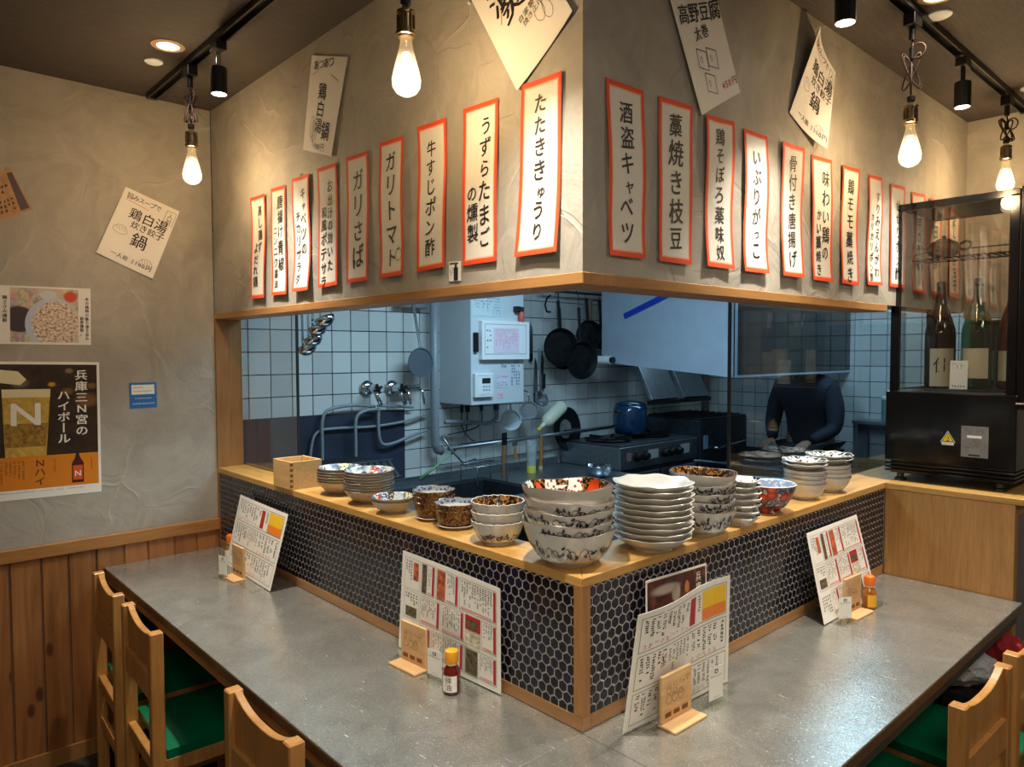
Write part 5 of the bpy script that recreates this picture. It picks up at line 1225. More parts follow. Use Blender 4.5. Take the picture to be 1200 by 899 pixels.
# steel worktop and sink along the left wall
wt = thing('steel_worktop', (KX, .12, 0), 'long stainless worktop with upstand under the water heater', 'worktop')
MB().box((.0, 0, .835), (.72, .72, .85)).box((.0, .72, .835), (.10, 1.35, .85)).box((.60, .72, .835), (.72, 1.35, .85)).box((0, 1.35, .835), (.72, 2.05, .85)).build('top', M['steel'], wt)
MB().box((.001, .80, .8505), (.014, 2.05, .8895)).build('upstand', M['steel'], wt, bevel=.001)
sk = MB(); sk.box((.10, .72, .60), (.60, 1.35, .605)).box((.10, .72, .605), (.104, 1.35, .835)).box((.596, .72, .605), (.60, 1.35, .835)).box((.104, .72, .605), (.596, .724, .835)).box((.104, 1.346, .605), (.596, 1.35, .835)); sk.build('sink_basin', M['steel_dark'], wt)
for x, y in ((.04, .04), (.68, .04), (.04, 2.0), (.68, 2.0)): MB().box((x-.018, y-.018, 0), (x+.018, y+.018, .8345)).build('leg', M['steel'], wt)
MB().box((.02, .02, .20), (.70, 2.03, .22)).build('under_shelf', M['steel_dark'], wt)
# dark splash sheet
o = MB().box((KX+.001, .02, .856), (KX+.010, 1.002, 1.255)).build('splash_sheet', M['slate'], None, bevel=.001); tag(o, 'dark slate-coloured splash sheet on the tiled wall behind the dish rack', 'panel')
# dish rack
rk = thing('dish_rack', (-2.09, .08, .87), 'black dish rack with upright slats behind the flower dishes', 'rack')
MB().box((0, .0, .160), (.14, .60, .174)).build('top_tray', M['black_matt'], rk, bevel=.003)
for k in range(11): MB().bar((.150, .34+k*.034, .160), (.19, .37+k*.034, .085), .006, .012).build('slat', M['steel'] if k else M['steel'], rk)
mb = MB(); mb.tube([(.150, .02, .165), (.150, .70, .165)], .005, 6); mb.tube([(.19, .36, .085), (.19, .73, .085)], .004, 6); mb.build('rail', M['steel'], rk, smooth='full')
for y in (.05, .47): 
    for x in (.02, .12): MB().tube([(x, y, -.0195), (x, y, .1595)], .006, 6).build('leg', M['steel'], rk, smooth='full')
# taps and hoses on the wall
def tap(y, z, label, two=False):
    r_ = thing('wall_tap', (KX+.0085, y, z), label, 'tap')
    MB().lathe([(.0, 0.0), (.040, .0), (.040, .006), (.030, .018), (.016, .022), (.016, .06)], 24, (0, 0, 0), (1, 0, 0)).build('wall_flange', M['chrome'], r_, smooth=True)
    MB().lathe([(.020, 0), (.022, .01), (.022, .035), (.017, .045)], 18, (.055, 0, 0), (1, 0, 0)).build('valve_body', M['chrome'], r_, smooth=True)
    mb = MB()
    for k in range(4): mb.bar((.105, 0, 0), (.105, .026*cos(k*pi/2+.4), .026*sin(k*pi/2+.4)), .010, .012)
    mb.cyl((.098, 0, 0), (.114, 0, 0), .012, 12); mb.build('cross_handle', M['black'], r_, bevel=.001)
    MB().tube([(.07, 0, -.01), (.07, .02, -.05), (.075, .035, -.085)], .011, 10).build('outlet', M['chrome'], r_, smooth='full')
    if two:
        MB().cyl((.055, -.02, 0), (.055, .13, 0), .019, 14).build('mixer_bar', M['chrome'], r_, smooth=True)
        MB().tube([(.06, .12, 0), (.085, .135, -.02), (.095, .14, -.09)], [.009, .008, .006], 8).build('lever', M['chrome'], r_, smooth='full')
        MB().tube([(.06, .03, .0), (.09, .045, -.03), (.10, .05, -.085)], [.010, .009, .006], 8).build('lever', M['chrome'], r_, smooth='full')
    return r_
tap(.777, 1.375, 'chrome wall tap with black cross handle above the grey hoses'); tap(.924, 1.372, 'chrome wall mixer tap with two levers beside the hanging strainer', True)
M['hose'] = plain('grey_hose', C(128, 138, 144), .4, 0, .1, 80)
def hose(pts, label, r=.0085):
    P = [V(p) for p in pts]; out = []
    for i in range(len(P)-1):
        p0, p1, p2, p3 = P[max(i-1, 0)], P[i], P[i+1], P[min(i+2, len(P)-1)]
        for k in range(6):
            t = k/6; out.append(.5*((2*p1)+(-p0+p2)*t+(2*p0-5*p1+4*p2-p3)*t*t+(-p0+3*p1-3*p2+p3)*t**3))
    out.append(P[-1]); o = MB().tube(out, r, 8).build('hose', M['hose'], None, smooth='full'); tag(o, label, 'hose', None); return o
X1 = KX+.045
hose([(X1, .80, 1.28), (X1, .70, 1.295), (X1, .56, 1.285), (X1, .51, 1.24), (X1, .505, 1.10), (X1, .505, .87)], 'grey hose bending down at the left of the dark splash sheet')
hose([(X1+.02, .805, 1.27), (X1+.02, .73, 1.265), (X1+.02, .68, 1.23), (X1+.02, .675, 1.1), (X1+.02, .675, .98)], 'second grey hose bending down in the middle of the splash sheet')
hose([(X1, .82, 1.275), (X1, .82, 1.15), (X1, .84, 1.09), (X1, .90, 1.085), (X1, 1.0, 1.11), (X1, 1.12, 1.14)], 'grey hose looping in a U below the first wall tap')
hose([(X1-.015, .44, .93), (X1-.015, .455, 1.10), (X1-.015, .49, 1.175), (X1-.015, .60, 1.185), (X1-.015, .80, 1.18), (X1-.015, 1.0, 1.195), (X1-.015, 1.13, 1.225)], 'long grey hose running level across the dark splash sheet', .007)
hose([(X1-.01, .82, 1.285), (X1-.01, .95, 1.275), (X1-.01, 1.04, 1.265)], 'short grey hose between the two wall taps', .007)
# pipes
o = MB().tube([(-2.10, 1.155, 2.2), (-2.10, 1.155, 1.06), (-2.10, 1.17, 1.03), (-2.10, 1.20, 1.02)], .024, 14).build('wall_pipe', M['hose'], None, smooth='full'); tag(o, 'thick grey upright pipe beside the water heater', 'pipe')
o = MB().tube([(-2.13, .93, 1.805), (-2.13, 1.12, 1.80)], .016, 10).build('wall_pipe', M['hose'], None, smooth='full'); tag(o, 'short grey level pipe under the opening beam', 'pipe')
o = MB().tube([(-2.06, 1.215, 1.035), (-2.06, 2.70, 1.058)], .0115, 12).build('hanging_rail', M['steel'], None, smooth='full'); tag(o, 'long steel rail with strainers and tools below the heater', 'rail')
# hanging strainer left of the heater
st = thing('strainer', (-2.055, 1.033, 1.503), 'round mesh strainer hanging by the upright pipe', 'strainer')
MB().lathe([(.078, 0), (.078, .006), (.072, .006), (.066, -.004), (.04, -.018), (.0, -.024)], 28, (0, 0, 0), (1, 0, 0)).build('mesh_bowl', plain('mesh_grey', C(96, 106, 116), .5, .4, .3, 200), st, smooth=True)
MB().bar((.0, .0, .078), (-.056, -.006, .312), .016, .006).build('handle', M['steel'], st)
# water heater
hx0, hx1, hy0, hy1, hz0, hz1 = KX+.001, -1.894, 1.240, 1.620, 1.277, 1.95
wh = thing('water_heater', (hx0, hy0, hz0), 'white gas water heater with control unit and notices on the kitchen wall', 'water heater')
def WB(mb): return rel(mb, (hx0, hy0, hz0))
WB(MB().box((hx0, hy0, hz0), (hx1, hy1, hz1))).build('casing', M['heater'], wh, bevel=.004)
WB(MB().box((hx1+.0005, hy0+.052, 1.515), (hx1+.030, hy1+.016, 1.722))).build('notice_frame', M['white'], wh, bevel=.002)
s = Sheet((hx1+.0305, hy0+.07, 1.705), (hx1+.0305, hy1-.01, 1.705), (hx1+.0305, hy1-.01, 1.545), (hx1+.0305, hy0+.07, 1.545), lift=.0004)
mb = MB(); s.rect(mb, .20, .12, .82, .95, 2, .0002); s.scribble(mb, .24, .16, .78, .88, 12, 10, 1, True, .85, seed=5); s.frame(mb, 0, 0, 1, 1, .0014, 0); s.scribble(mb, .03, .1, .16, .9, 2, 10, 0, True, .4, seed=2)
WB(mb).build('notice_print', [M['inkgrey'], plain('faded_red_print', C(214, 130, 150), .6), plain('faded_pink', C(222, 206, 222), .6)], wh, fix=False)
WB(MB().box((hx1+.0005, hy0+.012, 1.555), (hx1+.018, hy0+.040, 1.66))).build('dark_grip', M['black'], wh, bevel=.006)
WB(MB().box((hx1+.0005, hy0+.010, 1.318), (hx1+.022, hy0+.138, 1.444))).build('control_unit', M['white'], wh, bevel=.004)
mb = MB(); 
s = Sheet((hx1+.0225, hy0+.014, 1.440), (hx1+.0225, hy0+.134, 1.440), (hx1+.0225, hy0+.134, 1.322), (hx1+.0225, hy0+.014, 1.322), lift=.0003)
s.rect(mb, .36, .18, .84, .42, 0); 
for k in range(3):
    for j in range(2): s.rect(mb, .40+.16*k, .52+.15*j, .50+.16*k, .60+.15*j, 1)
s.scribble(mb, .2, .86, .8, .9, 12, 1, 1, True, .8, seed=1); s.frame(mb, .06, .06, .95, .94, .001, 1)
WB(mb).build('display', [plain('dark_display', C(40, 46, 52), .2), plain('pale_buttons', C(140, 160, 172), .5)], wh, fix=False)
s = Sheet((hx1+.001, hy0, 1.95), (hx1+.001, hy1, 1.95), (hx1+.001, hy1, hz0), (hx1+.001, hy0, hz0), lift=.0004)
mb = MB(); f = lambda a, b, c, d: (a, (1.95-b)/(1.95-hz0), c, (1.95-d)/(1.95-hz0))
s.rect(mb, .02, .06, .56, .30, 3); s.scribble(mb, .04, .08, .54, .29, 18, 9, 1, True, .9, seed=1); s.rect(mb, .46, .76, .69, .87, 2); s.scribble(mb, .47, .77, .68, .80, 6, 1, 0, True, 1, seed=4); s.scribble(mb, .47, .82, .68, .865, 7, 2, 1, True, .9, seed=9)
s.scribble(mb, .55, .68, .66, .72, 4, 1, 1, True, 1, seed=3); s.scribble(mb, .74, .66, .92, .86, 4, 8, 1, True, .7, seed=6); s.rect(mb, .47, .91, .60, .955, 4); s.scribble(mb, .49, .92, .58, .95, 2, 1, 0, True, 1, seed=5); s.scribble(mb, .7, .62, .93, .64, 8, 1, 1, True, .9, seed=7)
WB(mb).build('stickers', [plain('heater_red_print', C(206, 70, 90), .6), plain('heater_blue_print', C(90, 104, 140), .6), plain('pale_sticker', C(206, 206, 222), .6), plain('sheet_sticker', C(196, 214, 220), .5), plain('pink_sticker', C(234, 186, 204), .6)], wh, fix=False)
WB(MB().lathe([(.016, 0), (.017, .01), (.017, .05), (.015, .055)], 16, (hx1+.018, hy0+.345, 1.722)).box((hx1+.0005, hy0+.335, 1.74), (hx1+.004, hy0+.355, 1.76))).build('red_canister', plain('red_canister', C(196, 84, 76), .4), wh, smooth=True)
WB(MB().lathe([(.0155, .0555), (.0155, .078), (.012, .082)], 16, (hx1+.018, hy0+.345, 1.722)).box((hx1+.001, hy0+.30, 1.778), (hx1+.034, hy0+.328, 1.806))).build('black_cap', M['black'], wh, smooth=True)
for k, (y, r) in enumerate(((.06, .010), (.10, .014), (.20, .010), (.31, .016))):
    WB(MB().tube([(hx0+.12, hy0+y, hz0-.0005), (hx0+.12, hy0+y, hz0-.05)], r, 8)).build('pipe_stub', M['black'] if k != 3 else M['steel_dark'], wh, smooth='full')
Rn = random.Random(12)
cabs = [([(-2.05, 1.30, 1.225), (-2.06, 1.31, 1.15), (-2.06, 1.36, 1.08), (-2.09, 1.42, 1.06)], 'thin dark cable'), ([(-2.05, 1.34, 1.225), (-2.07, 1.345, 1.12), (-2.07, 1.29, 1.04), (-2.08, 1.25, 1.00)], 'thin dark cable'), ([(-2.05, 1.44, 1.225), (-2.06, 1.45, 1.17), (-2.07, 1.40, 1.13), (-2.07, 1.22, 1.11)], 'dark cable')]
for k, (p, _) in enumerate(cabs):
    o = hose(p, ['thin dark cable nearest the upright pipe below the heater', 'thin dark cable curling to the sink below the heater', 'dark cable running left below the middle of the heater'][k], .004); o.name = 'cable'; o['category'] = 'cable'; o.data.materials[0] = M['steel_dark']
o = hose([(-2.05, 1.552, 1.225), (-2.05, 1.55, 1.18), (-2.06, 1.50, 1.155), (-2.06, 1.43, 1.16), (-2.06, 1.30, 1.175), (-2.07, 1.20, 1.18)], 'grey gas pipe bending left below the heater', .012)
# wire soap holder frame by the sink
sr = thing('sink_rack', (-2.03, 1.15, .8505), 'wire rack standing over the sink below the heater', 'rack'); mb = MB()
mb.tube([(0, 0, .26), (.02, .05, .18), (.04, .11, .11), (.05, .19, .125)], .006, 8); mb.tube([(0.02, .11, .0), (.02, .11, .10), (.02, .32, .10), (.02, .32, .0)], .005, 6); mb.tube([(.16, .11, .0), (.16, .11, .10), (.16, .32, .10), (.16, .32, .0)], .005, 6)
for k in range(6): mb.tube([(.02, .11+.042*k, .10), (.16, .11+.042*k, .10)], .003, 5)
mb.build('wire_frame', M['steel'], sr, smooth='full')
sc_ = MB().tube([(-2.05, 1.02, .895), (-2.03, 1.10, .95), (-2.02, 1.20, 1.01)], [.010, .006, .005], 7).build('dish_brush', plain('green_plastic', C(110, 170, 110), .5), None, smooth='full'); tag(sc_, 'pale green dish brush lying slanting by the sink', 'brush')
# tools hanging from the steel rail
def hang(name, label, y, parts, cat, x=-2.045, z=1.04): 
    r_ = thing(name, (x, y, z), label, cat); 
    for nm, mb, mt in parts: mb.build(nm, mt, r_, smooth=True)
    return r_
def strainer2(y, z, r, mt, label):
    r_ = thing('tea_strainer', (-2.03, y, z), label, 'strainer')
    MB().lathe([(r, 0), (r, .012), (r-.006, .012), (r-.008, .0), (r*.6, -.012), (.0, -.016)], 26, (0, 0, 0), (1, -.7, 0)).build('mesh_bowl', mt, r_, smooth=True)
    MB().tube([(0, 0, r-.004), (0, -.005, r+.05), (-.05, 0, r+.06), (-.139, 0, r+.06)], .004, 6).build('handle', M['steel'], r_, smooth='full')
strainer2(1.645, 1.165, .060, plain('white_mesh', C(190, 206, 214), .5, 0, .15, 120), 'pale round strainer hanging below the heater'); strainer2(1.79, 1.215, .055, plain('steel_mesh', C(150, 160, 168), .4, .5, .15, 200), 'grey metal strainer hanging right of the pale one')
r_ = hang('spatula', 'long wooden-handled spatula hanging before the sink', 1.245+.26, [('blade', MB().box((-.002, -.018, -.02), (.002, .018, .05)), M['black']), ('wooden_handle', MB().tube([(0, 0, -.02), (0, -.008, -.10), (0, -.012, -.20)], [.011, .013, .009], 10), plain('worn_brown_handle', C(134, 96, 60), .6))], 'spatula', -1.93, 1.06)
hang('scraper', 'short brown-handled scraper hanging from the rail', 1.69, [('blade', MB().box((-.002, -.02, -.03), (.002, .02, .0)), M['steel']), ('wooden_handle', MB().tube([(0, 0, -.03), (0, .004, -.11)], [.008, .011], 8), plain('tan_handle', C(160, 116, 70), .6))], 'scraper')
hang('brush', 'orange-brown handled brush hanging from the rail beside the pale bottle', 1.905, [('wooden_handle', MB().tube([(0, 0, .02), (0, .0, -.10), (0, -.006, -.17)], [.007, .010, .012], 8), plain('orange_handle', C(178, 112, 46), .5)), ('bristles', MB().cyl((0, -.006, -.17), (0, -.007, -.21), .014, 10), plain('bristle', C(200, 180, 120), .8))], 'brush')
b_ = thing('squeeze_bottle', (-1.98, 1.76, .8505), 'clear squeeze bottle with yellow sauce on the worktop', 'bottle')
MB().lathe([(.026, 0), (.028, .005), (.028, .045)], 16).build('sauce_fill', plain('yellow_sauce', C(226, 214, 90), .4), b_, smooth=True)
MB().lathe([(.028, .0455), (.030, .10), (.034, .15), (.034, .19)], 16, cap0=False, cap1=False).build('clear_bag', plain('milky_plastic', C(170, 180, 182), .3, 0, .2, 40, Alpha=.75), b_, smooth=True)
pb = thing('white_bottle', (-2.04, 1.96, 1.16), 'cream white bottle lying slanted on the steel rail', 'bottle'); q = V((0.05, .19, .085))
MB().lathe([(.012, 0), (.014, .03), (.034, .05), (.040, .07), (.042, .20), (.036, .215), (.0, .216)], 20, (0, -.06, -.055), (0.05, .9, .62)).build('bottle_body', plain('cream_plastic', C(214, 220, 196), .4), pb, smooth=True)
MB().lathe([(.010, 0), (.010, .03)], 12, (-.001, -.085, -.073), (0.05, .9, .62)).build('yellow_tip', plain('yellow_tip', C(220, 206, 70), .4), pb, smooth=True)
# ladle and knives on the wall right of the heater
ld = thing('ladle', (-2.04, 1.90, 1.275), 'steel ladle hanging at the right of the heater', 'ladle')
MB().lathe([(.0, -.03), (.03, -.024), (.048, -.004), (.052, .012), (.049, .012), (.044, -.002), (.0, -.026)], 22, (0, 0, 0), (.9, .1, .35)).build('ladle_bowl', M['steel'], ld, smooth=True)
MB().bar((0, .0, .04), (-.02, .0, .30), .010, .005).build('handle', M['steel'], ld)
MB().tube([(-.006, .03, .06), (-.006, .032, .15)], .010, 8).build('black_grip', M['black'], ld, smooth=True)
for k, (y, z0_, z1_, z2_, lab, hm) in enumerate(((1.925, 1.55, 1.70, 1.50, 'dark scissors-like tongs hanging highest right of the heater', M['black']), (1.965, 1.30, 1.48, 1.22, 'long kitchen knife with black handle on the wall magnet', M['black']), (2.02, 1.40, 1.52, 1.30, 'knife with a reddish wooden handle on the wall magnet', plain('red_wood_handle', C(120, 66, 40), .5)))):
    kn_ = thing('kitchen_knife', (-2.155, y, z0_), lab, 'knife')
    MB().add([(0, -.018, 0), (0, .016, 0), (0, .014, z1_-z0_), (0, -.004, z1_-z0_+.04), (.004, -.018, 0), (.004, .016, 0), (.004, .014, z1_-z0_), (.004, -.004, z1_-z0_+.04)], [(0, 3, 2, 1), (4, 5, 6, 7), (0, 1, 5, 4), (1, 2, 6, 5), (2, 3, 7, 6), (3, 0, 4, 7)]).build('blade', M['steel'], kn_)
    MB().box((-.004, -.012, z2_-z0_), (.010, .012, -.0005)).build('handle', hm, kn_, bevel=.003)
# pans hanging from the rail under the ceiling
o = MB().tube([(-2.08, 1.95, 1.93), (-2.08, 2.72, 1.93)], .008, 8).build('pan_rail', M['steel_dark'], None, smooth='full'); tag(o, 'steel rail high on the tiled wall with the pans hung on it', 'rail')
def pan(y, zc, r, label, hook=True, face=(1, -.3, 0), hl=.18, x=-2.06, mt='iron', depth=.035):
    p = thing('frying_pan', (x, y, zc), label, 'pan', 'pans hanging on the tiled wall')
    MB().lathe([(.0, 0), (r*.82, 0), (r, depth), (r-.003, depth), (r*.80, .003), (.0, .003)], 30, (0, 0, 0), face).build('pan_body', M[mt], p, smooth=True)
    top = 1.93-zc
    MB().bar((.01, 0, r*.9), (.0, -.004, min(top-.03, r*.9+hl)), .022, .010).build('handle', M[mt], p, bevel=.002)
    MB().tube([(.0, -.004, min(top-.035, r*.9+hl-.005)), (-.004, -.004, top-.012), (-.02, -.004, top+.008), (-.028, -.004, top-.008)], .0025, 6).build('hook', M['steel_dark'], p, smooth='full')
pan(2.062, 1.585, .118, 'black frying pan at the left end of the hanging row', x=-2.05, face=(1, -.35, 0)); pan(2.150, 1.555, .11, 'black pan pressed behind the lowest one', x=-2.125, face=(1, -.1, 0))
pan(2.195, 1.505, .118, 'battered dark pan hanging lowest in the row', x=-2.00, face=(1, -.2, -.05), hl=.22); pan(2.330, 1.665, .095, 'small dark pan hanging high beside the hood', hl=.15); pan(2.435, 1.655, .085, 'small dark pan with a pale rim half behind the hood', hl=.16, x=-2.04)
hk = MB().tube([(-2.06, 2.00, 1.90), (-2.06, 1.97, 1.88), (-2.06, 1.955, 1.84), (-2.06, 1.97, 1.80), (-2.06, 2.00, 1.80)], .006, 8).build('iron_hook', M['iron'], None, smooth='full'); tag(hk, 'curved black iron hook at the left of the hanging pans', 'hook')
ws = MB().box((-2.10, 2.395, 1.76), (-2.085, 2.42, 1.90)).build('wooden_spatula', plain('dull_tan_wood', C(136, 112, 76), .6), None, bevel=.003); tag(ws, 'narrow tan wooden spatula hanging among the pans', 'spatula')
wk = thing('wok_lid', (-2.13, 2.195, 1.066), 'round dark wok with a worn centre leaning on the tiles behind the rail', 'wok')
MB().lathe([(.0, .0), (.06, .004), (.135, .030), (.140, .030), (.132, .034), (.055, .010), (.0, .006)], 34, (0, 0, 0), (1, .1, .08)).build('wok_body', M['iron'], wk, smooth=True)
MB().lathe([(.0, .0), (.060, .0), (.060, .003), (.0, .003)], 26, (.012, 0, 0), (1, .1, .08)).build('worn_centre', plain('worn_metal', C(130, 134, 132), .5, .3, .2, 30), wk, smooth=True)
MB().bar((.045, -.04, -.005), (.045, .10, -.005), .02, .012).build('bar_handle', M['black'], wk, bevel=.003)

# gas stove
gx0, gx1, gy0, gy1 = KX+.01, -1.665, 2.185, 3.00
gs = thing('gas_stove', (gx0, gy0, .85), 'stainless two-burner gas stove with black knobs under the hood', 'stove')
G = lambda mb: rel(mb, (gx0, gy0, .85))
G(MB().box((gx0, gy0, .85), (gx1, gy1, .985))).build('body', M['steel'], gs, bevel=.003)
G(MB().box((gx0+.02, gy0+.02, .9855), (gx1-.02, gy1-.02, .994))).build('top_plate', M['steel_dark'], gs, bevel=.002)
for yc in (gy0+.20, gy0+.60):
    G(MB().lathe([(.14, .995), (.15, 1.003), (.13, 1.008), (.125, .998)], 26, (-1.92, yc, 0), mi=0)).build('burner_ring', M['iron'], gs, smooth=True)
    G(MB().lathe([(.05, .9945), (.05, 1.006), (.03, 1.010)], 18, (-1.92, yc, 0))).build('burner', M['black'], gs, smooth=True)
    mb = MB()
    for k in range(6): t = k*pi/3; mb.bar((-1.92+.07*cos(t), yc+.07*sin(t), 1.013), (-1.92+.16*cos(t), yc+.16*sin(t), 1.013), .010, .014)
    G(mb).build('pan_support', M['iron'], gs)
for k, y in enumerate((2.26, 2.34, 2.42, 2.62, 2.69, 2.77)):
    if k in (0,):
        G(MB().box((gx1+.0005, y-.01, .90), (gx1+.002, y+.03, .95))).build('red_label', plain('stove_label', C(150, 110, 120), .5), gs)
    else: G(MB().lathe([(.030, 0), (.030, .012), (.020, .016), (.018, .036), (.0, .037)], 18, (gx1+.0005, y, .922), (1, 0, 0))).build('knob', M['black'], gs, smooth=True)
G(MB().box((gx1+.0005, 2.80, .895), (gx1+.003, 2.90, .955)).box((gx1+.0005, 2.46, .895), (gx1+.003, 2.56, .95))).build('instruction_plate', plain('pale_plate', C(176, 186, 192), .4), gs)
sb = thing('stove_cabinet', (gx0, gy0, 0), 'dark steel base cabinet under the gas stove', 'cabinet'); MB().box((0, 0, .1), (gx1-gx0-.01, gy1-gy0, .8495)).build('body', M['steel_dark'], sb, bevel=.003)
for k in (0, 1): MB().box((gx1-gx0-.0095, .02+.40*k, .14), (gx1-gx0+.004, .39+.40*k, .82)).build('door', M['steel'], sb, bevel=.003)
# blue pot
pt = thing('stock_pot', (-1.915, 2.600, 1.0205), 'dark blue enamel pot on the gas stove', 'pot'); pm = plain('blue_enamel', C(18, 54, 86), .15, 0, .1, 6, Coat_Weight=.6)
MB().lathe([(.085, 0), (.100, .006), (.116, .05), (.118, .12), (.112, .165), (.100, .190), (.097, .190), (.110, .162), (.113, .12), (.10, .02), (.0, .01)], 36).build('pot_body', pm, pt, smooth='full')
MB().lathe([(.098, .1905), (.100, .198), (.06, .214), (.0, .220)], 32).build('lid', pm, pt, smooth='full')
for sg in (-1, 1): MB().tube([(.0, sg*.105, .15), (.02, sg*.135, .15), (-.02, sg*.135, .15), (-.03, sg*.105, .15)], .006, 8).build('side_handle', M['black'], pt, smooth='full')
# grill unit
gr = thing('grill_unit', (gx0, 3.02, 0), 'tall dark grill unit beyond the gas stove', 'grill'); R0 = lambda mb: rel(mb, (gx0, 3.02, 0))
R0(MB().box((gx0, 3.02, .05), (-1.66, 3.62, 1.092))).build('body', M['steel_dark'], gr, bevel=.004)
R0(MB().box((gx0+.02, 3.03, 1.0925), (-1.66, 3.61, 1.104))).build('top_frame', M['black'], gr, bevel=.002)
for k in range(9): R0(MB().box((gx0+.05+.05*k, 3.05, 1.1045), (gx0+.065+.05*k, 3.58, 1.112))).build('grate_bar', M['iron'], gr)
R0(MB().box((-1.6595, 3.06, .90), (-1.655, 3.11, .99))).build('blue_label', plain('blue_white_label', C(130, 160, 190), .5), gr)
R0(MB().tube([(-1.6595, 3.16, .90), (-1.62, 3.18, .90), (-1.62, 3.52, .925), (-1.6595, 3.54, .925)], .009, 8)).build('front_handle', M['chrome'], gr, smooth='full')
# hood: a hollow canopy of thin steel sheets
hd = thing('range_hood', (-2.0, 2.4, 1.41), 'large steel extractor hood over the stoves', 'hood'); H_ = lambda mb: rel(mb, (-2.0, 2.4, 1.41))
H_(MB().add([(-1.99, 2.4, 1.490), (-1.055, 2.4, 1.412), (-1.055, 2.4, 2.29), (-1.99, 2.4, 2.29), (-1.99, 2.404, 1.490), (-1.055, 2.404, 1.412), (-1.055, 2.404, 2.29), (-1.99, 2.404, 2.29)], [(0, 1, 2, 3), (7, 6, 5, 4), (0, 4, 5, 1), (1, 5, 6, 2), (2, 6, 7, 3), (3, 7, 4, 0)])).build('end_sheet', M['steel_panel'], hd)
H_(MB().box((-1.058, 2.4045, 1.418), (-1.050, 3.90, 2.29))).build('front_sheet', plain('front_hood_dark_reflection', C(22, 19, 16), .06, 0.0), hd)  # steel front; shade and the dark room's reflection painted in as near-black
H_(MB().box((-1.0495, 2.4045, 1.412), (-1.047, 2.430, 2.29)).box((-1.0495, 2.4305, 1.412), (-1.047, 3.90, 1.424))).build('edge_strip', M['steel_panel'], hd)
H_(MB().box((-1.9895, 2.4045, 1.50), (-1.985, 3.90, 2.29))).build('back_sheet', M['steel_dark'], hd)
for k, y in enumerate((2.62, 2.98)):
    H_(MB().add([(-1.95, y, 1.56), (-1.95, y+.30, 1.56), (-1.78, y+.30, 1.24), (-1.78, y, 1.24), (-1.925, y, 1.57), (-1.925, y+.30, 1.57), (-1.755, y+.30, 1.25), (-1.755, y, 1.25)], [(0, 1, 2, 3), (7, 6, 5, 4), (0, 4, 5, 1), (1, 5, 6, 2), (2, 6, 7, 3), (3, 7, 4, 0)])).build('grease_filter', M['steel'], hd, bevel=.002)
    H_(MB().box((-1.79, y-.01, 1.215), (-1.75, y+.31, 1.2395))).build('filter_tray', M['black'], hd)
o = MB().bar((-1.806, 2.394, 1.775), (-1.44, 2.394, 1.905), .034, .004, upv=(0, -1, 0)).build('blue_strip', plain('blue_film', C(20, 60, 190), .4), None); tag(o, 'slanting blue strip stuck on the end of the steel hood', 'strip')
pr_ = thing('paper_roll', (-1.93, 2.33, 1.505), 'small white roll on a holder below the hood corner', 'roll'); MB().cyl((-.075, 0, 0), (.075, 0, 0), .026, 18).build('roll', M['white'], pr_, smooth=True); MB().cyl((.0755, 0, 0), (.095, 0, 0), .020, 14).build('end_knob', M['black'], pr_, smooth=True)
o = MB().tube([(-2.12, 3.80, .9), (-2.12, 3.80, 2.2)], .028, 10).build('corner_pipe', plain('pinkish_pipe', C(132, 110, 108), .6), None, smooth='full'); tag(o, 'thin pinkish upright pipe in the far kitchen corner', 'pipe')
light('AREA', 'hood_lamp', (-1.65, 2.85, 1.9), 3.4, COOL, .3, (-1.9, 2.75, 0), size_y=.7)
# mixing bowl on the worktop
mbw = thing('mixing_bowl', (-1.62, 1.94, .8505), 'shiny steel mixing bowl on the worktop behind the large bowls', 'bowl')
MB().lathe([(.035, 0), (.05, .006), (.072, .03), (.080, .062), (.084, .064), (.084, .066), (.077, .064), (.068, .03), (.045, .010), (.0, .006)], 32).build('bowl_body', M['chrome'], mbw, smooth='full')
# dark low range and clutter behind the right pane
lr = thing('low_range', (-1.35, 2.35, 0), 'low black cooking range behind the right-hand glass', 'range'); 
MB().box((0, 0, .0), (.95, .75, .80)).build('body', M['black_matt'], lr, bevel=.004)
for k in range(2):
    MB().lathe([(.13, .8005), (.15, .83), (.14, .835), (.12, .805)], 24, (.25+.42*k, .36, 0)).build('burner_ring', M['iron'], lr, smooth=True)
    MB().lathe([(.09, .836), (.17, .90), (.165, .90), (.085, .842), (.0, .838)], 28, (.25+.42*k, .36, 0)).build('wok', M['iron'], lr, smooth=True)
MB().tube([(.10, .02, .86), (.9, .10, .90)], .012, 8).build('rail', M['steel'], lr, smooth='full')
for k in range(3): MB().tube([(.15+.2*k, .30, .89), (.05+.22*k, .05, .93)], .009, 8).build('pan_handle', M['steel_dark'], lr, smooth='full')
pc_ = thing('prep_counter', (-.72, .88, 0), 'dark prep counter running inside the serving ledge on the right', 'counter')
MB().box((0, 0, .02), (.50, 1.42, .86)).build('body', M['black_matt'], pc_, bevel=.003); MB().box((-.01, -.01, .8605), (.51, 1.43, .872)).build('top', M['steel_dark'], pc_, bevel=.002)
wd = thing('wrapped_dish', (-.55, 1.25, .8725), 'dish wrapped in clear film on the prep counter', 'dish'); MB().lathe([(.06, 0), (.09, .02), (.10, .05), (.095, .052), (.0, .05)], 26).build('dish_body', plain('film_blue', C(140, 160, 170), .15, 0, .3, 40), wd, smooth='full')
ws2 = MB().bar((-.40, 1.26, .925), (-.27, 1.36, .932), .045, .006).build('wooden_spatula', plain('light_orange_wood', C(206, 150, 96), .5), None, bevel=.001); tag(ws2, 'light wooden spatula lying behind the right glass edge', 'spatula')
